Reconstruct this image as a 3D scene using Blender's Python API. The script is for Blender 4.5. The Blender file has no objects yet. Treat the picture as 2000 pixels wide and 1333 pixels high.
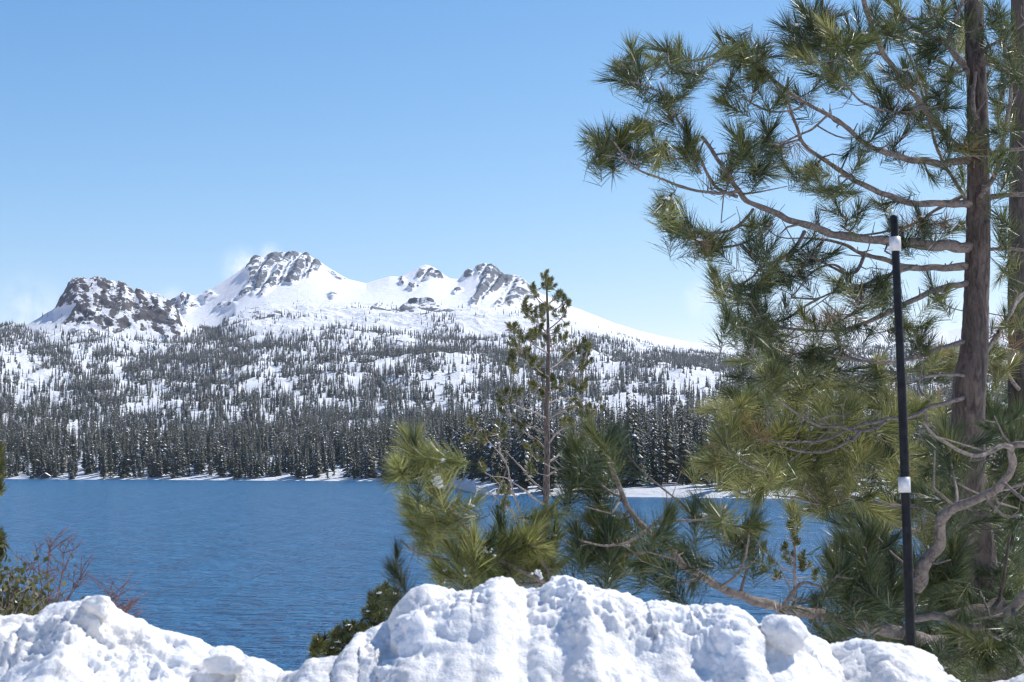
import bpy, math, random
import numpy as np
from mathutils import Vector, Matrix, Quaternion

random.seed(7)
rng = np.random.default_rng(11)
scene = bpy.context.scene
C = scene.collection
R = math.radians

# ------------------------------------------------------------------ camera, sky, sun, exposure
CAM_Z = 12.0
PITCH = R(4.63)
FPX = 2950.0                        # focal length in pixels of the 2000 px wide photograph
cam_d = bpy.data.cameras.new('camera')
cam_d.sensor_width = 36.0
cam_d.lens = FPX / 2000.0 * 36.0
cam_d.clip_start = 0.1
cam_d.clip_end = 40000.0
cam_d.dof.use_dof = True
cam_d.dof.focus_distance = 300.0
cam_d.dof.aperture_fstop = 8.0
cam = bpy.data.objects.new('camera', cam_d)
cam.location = (0, 0, CAM_Z)
cam.rotation_euler = (R(90) + PITCH, 0, 0)
C.objects.link(cam)
scene.camera = cam

SUN_AZ, SUN_EL = R(58), R(50)       # to the right of the view, ahead of the camera
world = bpy.data.worlds.new('World')
scene.world = world
world.use_nodes = True
wn = world.node_tree
wn.nodes.clear()
w_out = wn.nodes.new('ShaderNodeOutputWorld')
w_bg = wn.nodes.new('ShaderNodeBackground')
w_sky = wn.nodes.new('ShaderNodeTexSky')
w_sky.sky_type = 'NISHITA'
w_sky.sun_disc = False
w_sky.sun_elevation = SUN_EL
w_sky.sun_rotation = SUN_AZ
w_sky.altitude = 2400
w_sky.air_density = 1.0
w_sky.dust_density = 0.1
w_sky.ozone_density = 2.5
w_bg.inputs['Strength'].default_value = 0.148
wn.links.new(w_bg.outputs[0], w_out.inputs[0])
WORLD_CLOUDS = True

sun_d = bpy.data.lights.new('sun', 'SUN')
sun_d.energy = 4.9
sun_d.angle = R(0.53)
sun_d.color = (1.0, 0.96, 0.9)
sun = bpy.data.objects.new('sun', sun_d)
SUN_DIR = Vector((math.sin(SUN_AZ) * math.cos(SUN_EL), math.cos(SUN_AZ) * math.cos(SUN_EL), math.sin(SUN_EL)))
sun.rotation_euler = SUN_DIR.to_track_quat('Z', 'Y').to_euler()
sun.location = (0, 0, 60)
C.objects.link(sun)

scene.view_settings.view_transform = 'Standard'
scene.view_settings.look = 'None'
scene.view_settings.gamma = 1.0
scene.view_settings.use_curve_mapping = False
scene.view_settings.exposure = 0.22
scene.cycles.filter_width = 1.1
scene.cycles.use_denoising = True
scene.cycles.sample_clamp_indirect = 4.0

# ------------------------------------------------------------------ pixel <-> place
SP, CP = math.sin(PITCH), math.cos(PITCH)

def unproj(px, py, d):
    """point at depth d (world y) seen at photo pixel px, py"""
    u = (np.asarray(px, float) - 1000.0) / FPX
    v = (666.5 - np.asarray(py, float)) / FPX
    den = CP - SP * v
    d = np.asarray(d, float)
    return np.stack(np.broadcast_arrays(d * u / den, d, CAM_Z + d * (SP + CP * v) / den), -1)

def proj(p):
    p = np.asarray(p, float)
    f = p[..., 1] * CP + (p[..., 2] - CAM_Z) * SP
    up = -p[..., 1] * SP + (p[..., 2] - CAM_Z) * CP
    return 1000 + FPX * p[..., 0] / f, 666.5 - FPX * up / f

HZ = 666.5 + FPX * math.tan(PITCH)   # horizon row

# ------------------------------------------------------------------ noise (numpy)
def _hash(ix, iy, iz, seed):
    h = (ix.astype(np.int64) * 374761393 + iy.astype(np.int64) * 668265263 + iz.astype(np.int64) * 2147483647 + seed * 1274126177) & 0xffffffff
    h = ((h ^ (h >> 13)) * 1274126177) & 0xffffffff
    h = ((h ^ (h >> 16)) * 2246822519) & 0xffffffff
    return (h ^ (h >> 15)) & 0xffffffff

def vnoise(p, seed=0):
    """gradient noise, about -1..1"""
    p = np.asarray(p, float)
    i = np.floor(p).astype(np.int64)
    f = p - i
    w = f * f * f * (f * (f * 6 - 15) + 10)
    out = 0
    for dx in (0, 1):
        for dy in (0, 1):
            for dz in (0, 1):
                h = _hash(i[..., 0] + dx, i[..., 1] + dy, i[..., 2] + dz, seed)
                gx = ((h & 1023) / 511.5 - 1)
                gy = (((h >> 10) & 1023) / 511.5 - 1)
                gz = (((h >> 20) & 1023) / 511.5 - 1)
                g = gx * (f[..., 0] - dx) + gy * (f[..., 1] - dy) + gz * (f[..., 2] - dz)
                ww = (w[..., 0] if dx else 1 - w[..., 0]) * (w[..., 1] if dy else 1 - w[..., 1]) * (w[..., 2] if dz else 1 - w[..., 2])
                out = out + g * ww
    return out * 1.5

def fbm(p, octv=4, seed=0, gain=0.5, lac=2.07):
    a, s, t = 1.0, 0, 0
    for k in range(octv):
        s = s + a * vnoise(p * lac ** k + k * 17.3, seed + k)
        t += a
        a *= gain
    return s / t

def ridged(p, octv=5, seed=0, gain=0.55, lac=2.1):
    a, s, t = 1.0, 0, 0
    for k in range(octv):
        s = s + a * (1 - np.abs(vnoise(p * lac ** k + k * 9.7, seed + k)) * 2)
        t += a
        a *= gain
    return s / t

def worley(p, seed=0):
    """distance to nearest cell point"""
    p = np.asarray(p, float)
    i = np.floor(p).astype(np.int64)
    best = np.full(p.shape[:-1], 9.0)
    for dx in (-1, 0, 1):
        for dy in (-1, 0, 1):
            for dz in (-1, 0, 1):
                c = i + np.array([dx, dy, dz])
                h = _hash(c[..., 0], c[..., 1], c[..., 2], seed)
                q = np.stack([c[..., 0] + (h & 1023) / 1023, c[..., 1] + ((h >> 10) & 1023) / 1023, c[..., 2] + ((h >> 20) & 1023) / 1023], -1)
                best = np.minimum(best, ((q - p) ** 2).sum(-1))
    return np.sqrt(best)

def sstep(a, b, x):
    t = np.clip((np.asarray(x, float) - a) / (b - a), 0, 1)
    return t * t * (3 - 2 * t)

def in_poly(px, py, poly):
    r = np.zeros(np.shape(px), bool)
    n = len(poly)
    for i in range(n):
        x0, y0 = poly[i]
        x1, y1 = poly[(i + 1) % n]
        if y0 == y1:
            continue
        c = ((y0 > py) != (y1 > py)) & (px < (x1 - x0) * (py - y0) / (y1 - y0) + x0)
        r ^= c
    return r

# ------------------------------------------------------------------ objects
def tag(o, label=None, cat=None, group=None, kind=None):
    if label: o['label'] = label
    if cat: o['category'] = cat
    if group: o['group'] = group
    if kind: o['kind'] = kind
    return o

def empty(name, loc=(0, 0, 0), rz=0.0):
    o = bpy.data.objects.new(name, None)
    o.location = loc
    o.rotation_euler = (0, 0, rz)
    o.empty_display_size = 0.2
    C.objects.link(o)
    return o

def mesh_data(name, verts, faces, mats, midx=None, smooth=True, attrs=None):
    me = bpy.data.meshes.new(name)
    verts = np.asarray(verts, float)
    if isinstance(faces, np.ndarray):
        nf, k = faces.shape
        me.vertices.add(len(verts))
        me.vertices.foreach_set('co', verts.ravel())
        me.loops.add(nf * k)
        me.loops.foreach_set('vertex_index', faces.ravel().astype(np.int32))
        me.polygons.add(nf)
        me.polygons.foreach_set('loop_start', np.arange(0, nf * k, k, dtype=np.int32))
        me.update(calc_edges=True)
    else:
        me.from_pydata([tuple(v) for v in verts], [], faces)
    for m in (mats if isinstance(mats, (list, tuple)) else [mats]):
        me.materials.append(m)
    n = len(me.polygons)
    if midx is not None:
        me.polygons.foreach_set('material_index', np.asarray(midx, np.int32))
    me.polygons.foreach_set('use_smooth', np.full(n, smooth))
    for k, v in (attrs or {}).items():
        a = me.attributes.new(k, 'FLOAT', 'POINT')
        a.data.foreach_set('value', np.asarray(v, np.float32).ravel())
    me.validate()
    me.update()
    return me

def obj(name, me, parent=None, loc=None):
    o = bpy.data.objects.new(name, me)
    C.objects.link(o)
    if parent is not None:
        o.parent = parent
    if loc is not None:
        o.location = loc
    return o

def grid_faces(nr, nc):
    a = np.arange(nr * nc).reshape(nr, nc)
    return np.stack([a[:-1, :-1], a[:-1, 1:], a[1:, 1:], a[1:, :-1]], -1).reshape(-1, 4)

def basis(t):
    t = t / (np.linalg.norm(t) + 1e-12)
    a = np.array([0, 0, 1.0]) if abs(t[2]) < 0.9 else np.array([1.0, 0, 0])
    u = np.cross(t, a); u /= np.linalg.norm(u)
    return t, u, np.cross(t, u)

class MB:
    """collects vertices and faces of one mesh"""
    def __init__(self):
        self.v, self.f, self.m, self.n = [], [], [], 0
    def add(self, v, f, m=0):
        v = np.asarray(v, float)
        self.v.append(v)
        self.f += [tuple(i + self.n for i in q) for q in f]
        self.m += [m] * len(f)
        self.n += len(v)
    def tube(self, pts, rad, sides=7, m=0, cap=True):
        pts = np.asarray(pts, float)
        n = len(pts)
        tan = np.gradient(pts, axis=0)
        _, u, w = basis(tan[0])
        vs = []
        ang = np.arange(sides) * 2 * math.pi / sides
        for i in range(n):
            t = tan[i] / (np.linalg.norm(tan[i]) + 1e-12)
            u = u - t * u.dot(t); u /= np.linalg.norm(u) + 1e-12
            w = np.cross(t, u)
            vs.append(pts[i] + rad[i] * (np.cos(ang)[:, None] * u + np.sin(ang)[:, None] * w))
        fs = [(i * sides + k, i * sides + (k + 1) % sides, (i + 1) * sides + (k + 1) % sides, (i + 1) * sides + k)
              for i in range(n - 1) for k in range(sides)]
        if cap:
            fs += [tuple(range(sides))[::-1], tuple(range((n - 1) * sides, n * sides))]
        self.add(np.concatenate(vs), fs, m)
    def build(self, name, mats, smooth=True):
        return mesh_data(name, np.concatenate(self.v), self.f, mats, self.m, smooth)

def smooth_path(pts, n=None, step=None):
    """Catmull-Rom through points (k columns of any dimension)"""
    p = np.asarray(pts, float)
    p = np.concatenate([[2 * p[0] - p[1]], p, [2 * p[-1] - p[-2]]])
    out = []
    k = n or 5
    for i in range(1, len(p) - 2):
        for t in np.arange(k) / k:
            out.append(0.5 * (2 * p[i] + (p[i + 1] - p[i - 1]) * t + (2 * p[i - 1] - 5 * p[i] + 4 * p[i + 1] - p[i + 2]) * t * t
                              + (3 * p[i] - p[i - 1] - 3 * p[i + 1] + p[i + 2]) * t ** 3))
    out.append(p[-2])
    return np.array(out)

# ------------------------------------------------------------------ materials
def new_mat(name):
    m = bpy.data.materials.new(name)
    m.use_nodes = True
    nt = m.node_tree
    b = nt.nodes['Principled BSDF']
    return m, nt, b

def ramp(nt, fac, stops, interp='LINEAR'):
    r = nt.nodes.new('ShaderNodeValToRGB')
    r.color_ramp.interpolation = interp
    el = r.color_ramp.elements
    while len(el) < len(stops):
        el.new(0.5)
    for e, (p, c) in zip(el, stops):
        e.position = p
        e.color = (c[0], c[1], c[2], 1) if hasattr(c, '__len__') else (c, c, c, 1)
    nt.links.new(fac, r.inputs[0])
    return r.outputs[0]

def noise_tex(nt, scale, detail=4, rough=0.55, vec=None, dist=0.0):
    n = nt.nodes.new('ShaderNodeTexNoise')
    n.inputs['Scale'].default_value = scale
    n.inputs['Detail'].default_value = detail
    n.inputs['Roughness'].default_value = rough
    n.inputs['Distortion'].default_value = dist
    if vec is not None:
        nt.links.new(vec, n.inputs['Vector'])
    return n.outputs['Fac']

def coords(nt, kind='Object', scale=None):
    t = nt.nodes.new('ShaderNodeTexCoord')
    o = t.outputs[kind]
    if scale:
        mp = nt.nodes.new('ShaderNodeMapping')
        mp.inputs['Scale'].default_value = scale
        nt.links.new(o, mp.inputs['Vector'])
        o = mp.outputs[0]
    return o

def geom_pos(nt):
    return nt.nodes.new('ShaderNodeNewGeometry').outputs['Position']

def mix_col(nt, fac, a, b, mode='MIX'):
    m = nt.nodes.new('ShaderNodeMix')
    m.data_type = 'RGBA'
    m.blend_type = mode
    for sock, val in ((m.inputs[0], fac), (m.inputs[6], a), (m.inputs[7], b)):
        if hasattr(val, 'is_linked'):
            nt.links.new(val, sock)
        elif hasattr(val, '__len__'):
            sock.default_value = (*val, 1)
        else:
            sock.default_value = val
    return m.outputs[2]

def math_node(nt, op, a, b=None, c=None, clamp=False):
    m = nt.nodes.new('ShaderNodeMath')
    m.operation = op
    m.use_clamp = clamp
    for i, v in enumerate((a, b, c)):
        if v is None: continue
        if hasattr(v, 'is_linked'): nt.links.new(v, m.inputs[i])
        else: m.inputs[i].default_value = v
    return m.outputs[0]

def bump(nt, b, height, strength, dist):
    n = nt.nodes.new('ShaderNodeBump')
    n.inputs['Strength'].default_value = strength
    n.inputs['Distance'].default_value = dist
    nt.links.new(height, n.inputs['Height'])
    nt.links.new(n.outputs[0], b.inputs['Normal'])

def attr(nt, name):
    a = nt.nodes.new('ShaderNodeAttribute')
    a.attribute_name = name
    return a.outputs['Fac']

def simple_mat(name, col, rough=0.7, var=0.3, scale=8.0, bmp=0.0, bdist=0.01, sub=0.0):
    m, nt, b = new_mat(name)
    v = coords(nt)
    f = noise_tex(nt, scale, 5, 0.6, v)
    lo = [c * (1 - var) for c in col]; hi = [min(1, c * (1 + var)) for c in col]
    nt.links.new(ramp(nt, f, [(0.3, lo), (0.7, hi)]), b.inputs['Base Color'])
    b.inputs['Roughness'].default_value = rough
    if bmp:
        bump(nt, b, f, bmp, bdist)
    return m

SNOW = (0.86, 0.87, 0.89)
# far hillside and peaks: rock where the rock attribute says so, snow lying elsewhere
M_terrain, nt, b = new_mat('snow_and_rock')
pos = geom_pos(nt)
rk = attr(nt, 'rock')
red = attr(nt, 'red')
nf = noise_tex(nt, 0.07, 9, 0.76, pos)
f2 = math_node(nt, 'ADD', rk, math_node(nt, 'MULTIPLY', math_node(nt, 'SUBTRACT', nf, 0.5), 1.9))
f3 = ramp(nt, f2, [(0.44, 0.0), (0.58, 1.0)])
rn = noise_tex(nt, 0.02, 6, 0.65, pos)
grey = ramp(nt, rn, [(0.3, (0.06, 0.068, 0.083)), (0.7, (0.185, 0.195, 0.22))])
brown = ramp(nt, rn, [(0.3, (0.04, 0.035, 0.038)), (0.7, (0.135, 0.117, 0.118))])
rock_c = mix_col(nt, red, grey, brown)
nt.links.new(mix_col(nt, f3, SNOW, rock_c), b.inputs['Base Color'])
b.inputs['Roughness'].default_value = 0.85
b.inputs['Specular IOR Level'].default_value = 0.2
bump(nt, b, nf, 0.8, 10.0)

# ploughed snow of the bank
M_bank, nt, b = new_mat('ploughed_snow')
pos = geom_pos(nt)
dirt = attr(nt, 'dirt')
n1 = noise_tex(nt, 3.0, 6, 0.65, pos)
n2 = noise_tex(nt, 22.0, 5, 0.7, pos)
n3 = noise_tex(nt, 120.0, 3, 0.7, pos)
base = ramp(nt, n1, [(0.32, (0.70, 0.675, 0.645)), (0.58, (0.89, 0.88, 0.865))])
df = math_node(nt, 'MULTIPLY', dirt, ramp(nt, n2, [(0.35, 0.15), (0.65, 1.0)]))
base = mix_col(nt, df, base, (0.20, 0.16, 0.12))
spk = ramp(nt, n3, [(0.70, 0.0), (0.76, 0.45)])
base = mix_col(nt, math_node(nt, 'MULTIPLY', spk, math_node(nt, 'ADD', dirt, 0.12)), base, (0.12, 0.1, 0.08))
nt.links.new(base, b.inputs['Base Color'])
b.inputs['Roughness'].default_value = 0.6
b.inputs['Specular IOR Level'].default_value = 0.25
b.inputs['Subsurface Weight'].default_value = 0.25
b.inputs['Subsurface Radius'].default_value = (0.03, 0.035, 0.045)
b.inputs['Subsurface Scale'].default_value = 0.5
hb = math_node(nt, 'ADD', math_node(nt, 'MULTIPLY', n2, 1.0), math_node(nt, 'MULTIPLY', n3, 0.35))
bump(nt, b, hb, 0.6, 0.02)

M_snow = simple_mat('fresh_snow', (0.85, 0.86, 0.88), 0.6, 0.03, 30, 0.5, 0.01)

# lake
M_water, nt, b = new_mat('lake_water')
pos = geom_pos(nt)
def wave(scale, sx, sy, detail, rot):
    mp = nt.nodes.new('ShaderNodeMapping')
    mp.inputs['Scale'].default_value = (sx, sy, 1)
    mp.inputs['Rotation'].default_value = (0, 0, R(rot))
    nt.links.new(pos, mp.inputs['Vector'])
    return noise_tex(nt, scale, detail, 0.6, mp.outputs[0])
w1 = wave(0.85, 1.0, 1.5, 4, 12)
w2 = wave(0.2, 1.0, 1.8, 3, -8)
w3 = wave(0.12, 1.0, 0.5, 9, 4)
hgt = math_node(nt, 'ADD', math_node(nt, 'MULTIPLY', w1, 1.0), math_node(nt, 'MULTIPLY', w2, 2.2))
amp = ramp(nt, w3, [(0.30, 0.5), (0.70, 1.0)])
bump(nt, b, math_node(nt, 'MULTIPLY', hgt, amp), 1.0, 4.5)
b.inputs['Base Color'].default_value = (0.018, 0.205, 0.45, 1)
b.inputs['Roughness'].default_value = 0.22
b.inputs['IOR'].default_value = 1.33

# near ground
M_ground = simple_mat('snowy_ground', (0.8, 0.81, 0.83), 0.7, 0.06, 2.0, 0.5, 0.1)

def bark_mat(name, lo, hi, sc=(1, 1, 0.25)):
    m, nt, b = new_mat(name)
    v = coords(nt, 'Object', sc)
    n1 = noise_tex(nt, 24.0, 7, 0.75, v, 1.2)
    n2 = noise_tex(nt, 4.0, 3, 0.6, v)
    c = ramp(nt, n1, [(0.38, lo), (0.6, hi)])
    c = mix_col(nt, ramp(nt, n2, [(0.4, 0.0), (0.75, 0.6)]), c, [x * 0.6 for x in hi])
    nt.links.new(c, b.inputs['Base Color'])
    b.inputs['Roughness'].default_value = 0.85
    bump(nt, b, n1, 1.0, 0.03)
    return m
M_bark = bark_mat('pine_bark', (0.026, 0.02, 0.018), (0.20, 0.15, 0.125))
M_branch = bark_mat('branch_bark', (0.14, 0.112, 0.097), (0.42, 0.345, 0.30), (1, 1, 1))
M_twig_red = bark_mat('red_twig_bark', (0.16, 0.07, 0.065), (0.36, 0.19, 0.16), (1, 1, 1))
M_darkbark = bark_mat('dark_bark', (0.03, 0.024, 0.02), (0.11, 0.085, 0.07))

def needle_mat(name, c0, c1, c2, trans=0.25, rough=0.38):
    """needle colours vary from tuft to tuft and along the tuft; thin needles let light through"""
    m, nt, b = new_mat(name)
    oi = nt.nodes.new('ShaderNodeObjectInfo')
    g = nt.nodes.new('ShaderNodeNewGeometry')
    f = math_node(nt, 'ADD', math_node(nt, 'MULTIPLY', oi.outputs['Random'], 0.55), math_node(nt, 'MULTIPLY', g.outputs['Random Per Island'], 0.45))
    c = ramp(nt, f, [(0.1, c0), (0.5, c1), (0.9, c2)])
    nt.links.new(c, b.inputs['Base Color'])
    b.inputs['Roughness'].default_value = rough
    b.inputs['Specular IOR Level'].default_value = 0.5
    tr = nt.nodes.new('ShaderNodeBsdfTranslucent')
    nt.links.new(c, tr.inputs['Color'])
    mx = nt.nodes.new('ShaderNodeMixShader')
    mx.inputs[0].default_value = trans
    nt.links.new(b.outputs[0], mx.inputs[1])
    nt.links.new(tr.outputs[0], mx.inputs[2])
    nt.links.new(mx.outputs[0], nt.nodes['Material Output'].inputs[0])
    return m
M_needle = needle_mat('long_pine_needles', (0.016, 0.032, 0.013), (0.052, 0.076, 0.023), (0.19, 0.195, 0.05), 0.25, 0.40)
M_needle_y = needle_mat('sunlight_painted_needles', (0.05, 0.07, 0.02), (0.17, 0.185, 0.05), (0.42, 0.39, 0.14), 0.38)  # lighter, yellower copy of the needles, sunlight put into the colour
M_needle_s = needle_mat('short_pine_needles', (0.04, 0.05, 0.016), (0.10, 0.108, 0.028), (0.23, 0.21, 0.05), 0.26)
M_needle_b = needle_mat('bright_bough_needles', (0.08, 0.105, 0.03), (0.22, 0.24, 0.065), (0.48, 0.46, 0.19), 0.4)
M_leaf = needle_mat('olive_leaves', (0.08, 0.085, 0.025), (0.16, 0.15, 0.045), (0.24, 0.2, 0.08), 0.3)

def conifer_mat(name, c0, c1, c2):
    m, nt, b = new_mat(name)
    oi = nt.nodes.new('ShaderNodeObjectInfo')
    g = nt.nodes.new('ShaderNodeNewGeometry')
    f = math_node(nt, 'ADD', math_node(nt, 'MULTIPLY', oi.outputs['Random'], 0.6), math_node(nt, 'MULTIPLY', g.outputs['Random Per Island'], 0.4))
    nt.links.new(ramp(nt, f, [(0.1, c0), (0.5, c1), (0.9, c2)]), b.inputs['Base Color'])
    b.inputs['Roughness'].default_value = 0.7
    return m
M_conifer = conifer_mat('conifer_foliage', (0.016, 0.026, 0.012), (0.042, 0.048, 0.022), (0.10, 0.085, 0.04))
M_ctrunk = simple_mat('conifer_trunk', (0.13, 0.10, 0.085), 0.9, 0.3, 0.8)
M_black = simple_mat('black_paint', (0.010, 0.011, 0.014), 0.55, 0.75, 30)
M_black.node_tree.nodes['Principled BSDF'].inputs['Specular IOR Level'].default_value = 0.2
M_reflector = simple_mat('worn_reflective_tape', (0.55, 0.55, 0.56), 0.4, 0.22, 45)
M_wood = simple_mat('dark_cabin_wood', (0.06, 0.045, 0.035), 0.8, 0.3, 2)
M_rock = simple_mat('shore_rock', (0.2, 0.19, 0.18), 0.85, 0.35, 0.7, 0.5, 0.1)

# sky: the physical sky with a few thin clouds of blown snow near the summits
if WORLD_CLOUDS:
    tc = wn.nodes.new('ShaderNodeTexCoord')
    def wdir(px, py):
        p = unproj(px, py, 1.0) - np.array([0, 0, CAM_Z])
        return p / np.linalg.norm(p)
    masks = None
    noi = noise_tex(wn, 42.0, 7, 0.66, tc.outputs['Generated'], 0.4)
    nr = ramp(wn, noi, [(0.36, 0.0), (0.66, 1.0)])
    for (px, py, rad, amt) in ((474, 524, 44, 0.75), (527, 496, 26, 0.65), (60, 608, 70, 0.5), (335, 590, 32, 0.35), (1372, 586, 40, 0.6), (1470, 560, 70, 0.2)):
        dd = wdir(px, py)
        sub = wn.nodes.new('ShaderNodeVectorMath'); sub.operation = 'DISTANCE'
        nrm = wn.nodes.new('ShaderNodeVectorMath'); nrm.operation = 'NORMALIZE'
        wn.links.new(tc.outputs['Generated'], nrm.inputs[0])
        wn.links.new(nrm.outputs[0], sub.inputs[0])
        sub.inputs[1].default_value = tuple(dd)
        mr = wn.nodes.new('ShaderNodeMapRange')
        mr.interpolation_type = 'SMOOTHSTEP'
        mr.inputs['From Min'].default_value = rad / FPX * 1.25
        mr.inputs['From Max'].default_value = 0.0
        mr.inputs['To Min'].default_value = 0.0
        mr.inputs['To Max'].default_value = amt
        wn.links.new(sub.outputs['Value'], mr.inputs['Value'])
        masks = mr.outputs[0] if masks is None else math_node(wn, 'MAXIMUM', masks, mr.outputs[0])
    cf = math_node(wn, 'MULTIPLY', masks, nr, clamp=True)
    sep = wn.nodes.new('ShaderNodeSeparateColor'); com = wn.nodes.new('ShaderNodeCombineColor')
    wn.links.new(w_sky.outputs[0], sep.inputs[0])
    for k, (gm, ml) in enumerate(((1.6, 0.545), (1.08, 0.885), (0.75, 1.49))):
        wn.links.new(math_node(wn, 'MULTIPLY', math_node(wn, 'POWER', sep.outputs[k], gm), ml), com.inputs[k])
    wn.links.new(mix_col(wn, cf, com.outputs[0], (7.6, 7.7, 7.8)), w_bg.inputs['Color'])
else:
    wn.links.new(w_sky.outputs[0], w_bg.inputs['Color'])

# ------------------------------------------------------------------ far terrain
cols = np.concatenate([np.arange(-700, -20, 20), np.arange(-20, 2020, 2.4), np.arange(2020, 2701, 20)])

def prof(pts):
    x, y = zip(*pts)
    return np.interp(cols, x, y)

RIDGE = [(-700, 700), (0, 690), (200, 670), (300, 645), (330, 598), (345, 580), (360, 574), (378, 578), (400, 572), (440, 549), (470, 528), (484, 516), (500, 505), (520, 503),
         (545, 497), (575, 493), (600, 496), (622, 510), (650, 529), (680, 546), (715, 554), (740, 546), (760, 540), (780, 541), (800, 532),
         (820, 521), (833, 517), (850, 524), (877, 544), (895, 545), (910, 534), (922, 529), (935, 521), (946, 516), (960, 521), (975, 534), (986, 544),
         (1005, 538), (1022, 548), (1040, 566), (1075, 582), (1110, 596), (1150, 612), (1200, 631), (1250, 647), (1300, 659), (1350, 669), (1400, 672), (1450, 676),
         (1500, 662), (1540, 635), (1580, 616), (1620, 608), (1660, 611), (1700, 625), (1760, 640), (1850, 648), (1900, 635), (1950, 616), (2000, 612), (2100, 640), (2300, 660), (2700, 680)]
CREST = [(-700, 640), (-200, 645), (0, 642), (45, 640), (75, 622), (105, 605), (122, 580), (135, 558), (150, 547), (168, 549), (185, 546), (205, 547), (228, 557), (245, 556),
         (262, 573), (275, 568), (295, 578), (315, 580), (330, 588), (345, 604), (358, 625), (380, 640), (420, 650), (450, 628), (480, 616), (520, 608), (600, 604), (650, 610), (700, 612), (760, 616), (840, 617), (900, 616),
         (960, 618), (1030, 622), (1100, 634), (1200, 662), (1300, 690), (1400, 703), (1500, 700), (1700, 690), (2000, 680), (2700, 680)]
shore_d = np.interp(cols, [-700, 0, 400, 760, 840, 930, 1000, 1200, 1500, 2000, 2700], [1250, 1160, 1080, 1010, 900, 600, 560, 545, 520, 480, 470])
def y_of(z, d):          # pixel row of a height at a depth (column-independent)
    return proj(np.stack([np.zeros_like(d), d, np.zeros_like(d) + z], -1))[1]
one = np.ones_like(cols)
right = sstep(800, 980, cols)
butte = sstep(40, 90, cols) * (1 - sstep(380, 430, cols))
d_c = 3500 * one
layers = []              # (depth, row)
layers.append((shore_d - 25, y_of(-6.0, shore_d - 25)))
layers.append((shore_d, y_of(-0.1, shore_d)))
layers.append((shore_d + 18, y_of(2.5, shore_d + 18)))
layers.append((shore_d + 170, y_of(9.0 + 12 * (1 - right), shore_d + 170)))
layers.append((1480 * one, prof([(-700, 868), (0, 868), (400, 872), (800, 866), (1200, 872), (1600, 872), (2700, 872)])))
layers.append((1950 * one, prof([(-700, 800), (0, 792), (250, 800), (500, 798), (800, 795), (1100, 800), (1300, 788), (1500, 800), (2700, 800)])))
layers.append((2450 * one, prof([(-700, 720), (0, 722), (250, 735), (450, 730), (700, 722), (900, 715), (1150, 735), (1330, 735), (1500, 752), (2700, 750)])))
layers.append((2950 * one, prof([(-700, 672), (0, 678), (120, 684), (250, 690), (350, 690), (450, 680), (600, 672), (800, 676), (1000, 684), (1200, 702), (1400, 728), (2700, 720)])))
layers.append((3230 * one, prof([(-700, 655), (0, 658), (60, 656), (120, 648), (160, 645), (250, 660), (330, 668), (400, 664), (480, 645), (600, 640), (800, 645), (1000, 652), (1200, 684), (1400, 716), (2700, 700)])))
layers.append((d_c, prof(CREST)))
bk = prof([(-700, 655), (0, 660), (380, 665), (430, 655), (460, 618), (520, 600), (600, 594), (700, 600), (800, 604), (950, 606), (1030, 612), (1100, 622), (1200, 655), (1300, 684), (1400, 698), (1500, 698), (2700, 675)])
layers.append((4000 * one, bk))
rg = prof(RIDGE)
mid = bk + (rg - bk) * prof([(-700, .4), (330, .4), (500, .34), (600, .38), (720, .5), (900, .4), (1100, .5), (2700, .5)])
kk = np.exp(-np.linspace(-2.2, 2.2, 41) ** 2); kk /= kk.sum()
mid = np.convolve(np.pad(mid, 20, 'edge'), kk, 'valid')
layers.append((4800 * one, mid))
layers.append((5500 * one, rg))
zr = unproj(cols, rg, 5500 * one)[:, 2]
layers.append((6000 * one, y_of(np.maximum(zr - 260, 20), 6000 * one)))
layers.append((7200 * one, y_of(np.maximum(zr - 700, -10), 7200 * one)))
LD = np.array([l[0] for l in layers]); LY = np.array([l[1] for l in layers])
rows_per = [3, 5, 10, 34, 34, 34, 30, 30, 70, 26, 50, 120, 8, 4]

def pchip_rows(D, Y):
    """monotone cubic interpolation of Y over D, every column at once"""
    h = np.diff(D, axis=0); s = np.diff(Y, axis=0) / h
    m = np.zeros_like(Y)
    for k in range(1, len(Y) - 1):
        w1 = 2 * h[k] + h[k - 1]; w2 = h[k] + 2 * h[k - 1]
        ok = s[k - 1] * s[k] > 0
        with np.errstate(divide='ignore', invalid='ignore'):
            hm = (w1 + w2) / (w1 / s[k - 1] + w2 / s[k])
        m[k] = np.where(ok, hm, 0)
    m[0] = s[0]; m[-1] = s[-1]
    oD, oY = [], []
    for k, n in enumerate(rows_per):
        for t in np.arange(n) / n:
            h00 = 2 * t ** 3 - 3 * t * t + 1; h10 = t ** 3 - 2 * t * t + t; h01 = -2 * t ** 3 + 3 * t * t; h11 = t ** 3 - t * t
            oD.append(D[k] + t * h[k])
            oY.append(h00 * Y[k] + h10 * h[k] * m[k] + h01 * Y[k + 1] + h11 * h[k] * m[k + 1])
    oD.append(D[-1]); oY.append(Y[-1])
    return np.array(oD), np.array(oY)

GD, GY = pchip_rows(LD, LY)
GX = np.broadcast_to(cols, GD.shape)
T = unproj(GX, GY, GD)
nR, nC = GD.shape
PX, PY = GX.copy(), GY.copy()

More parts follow.
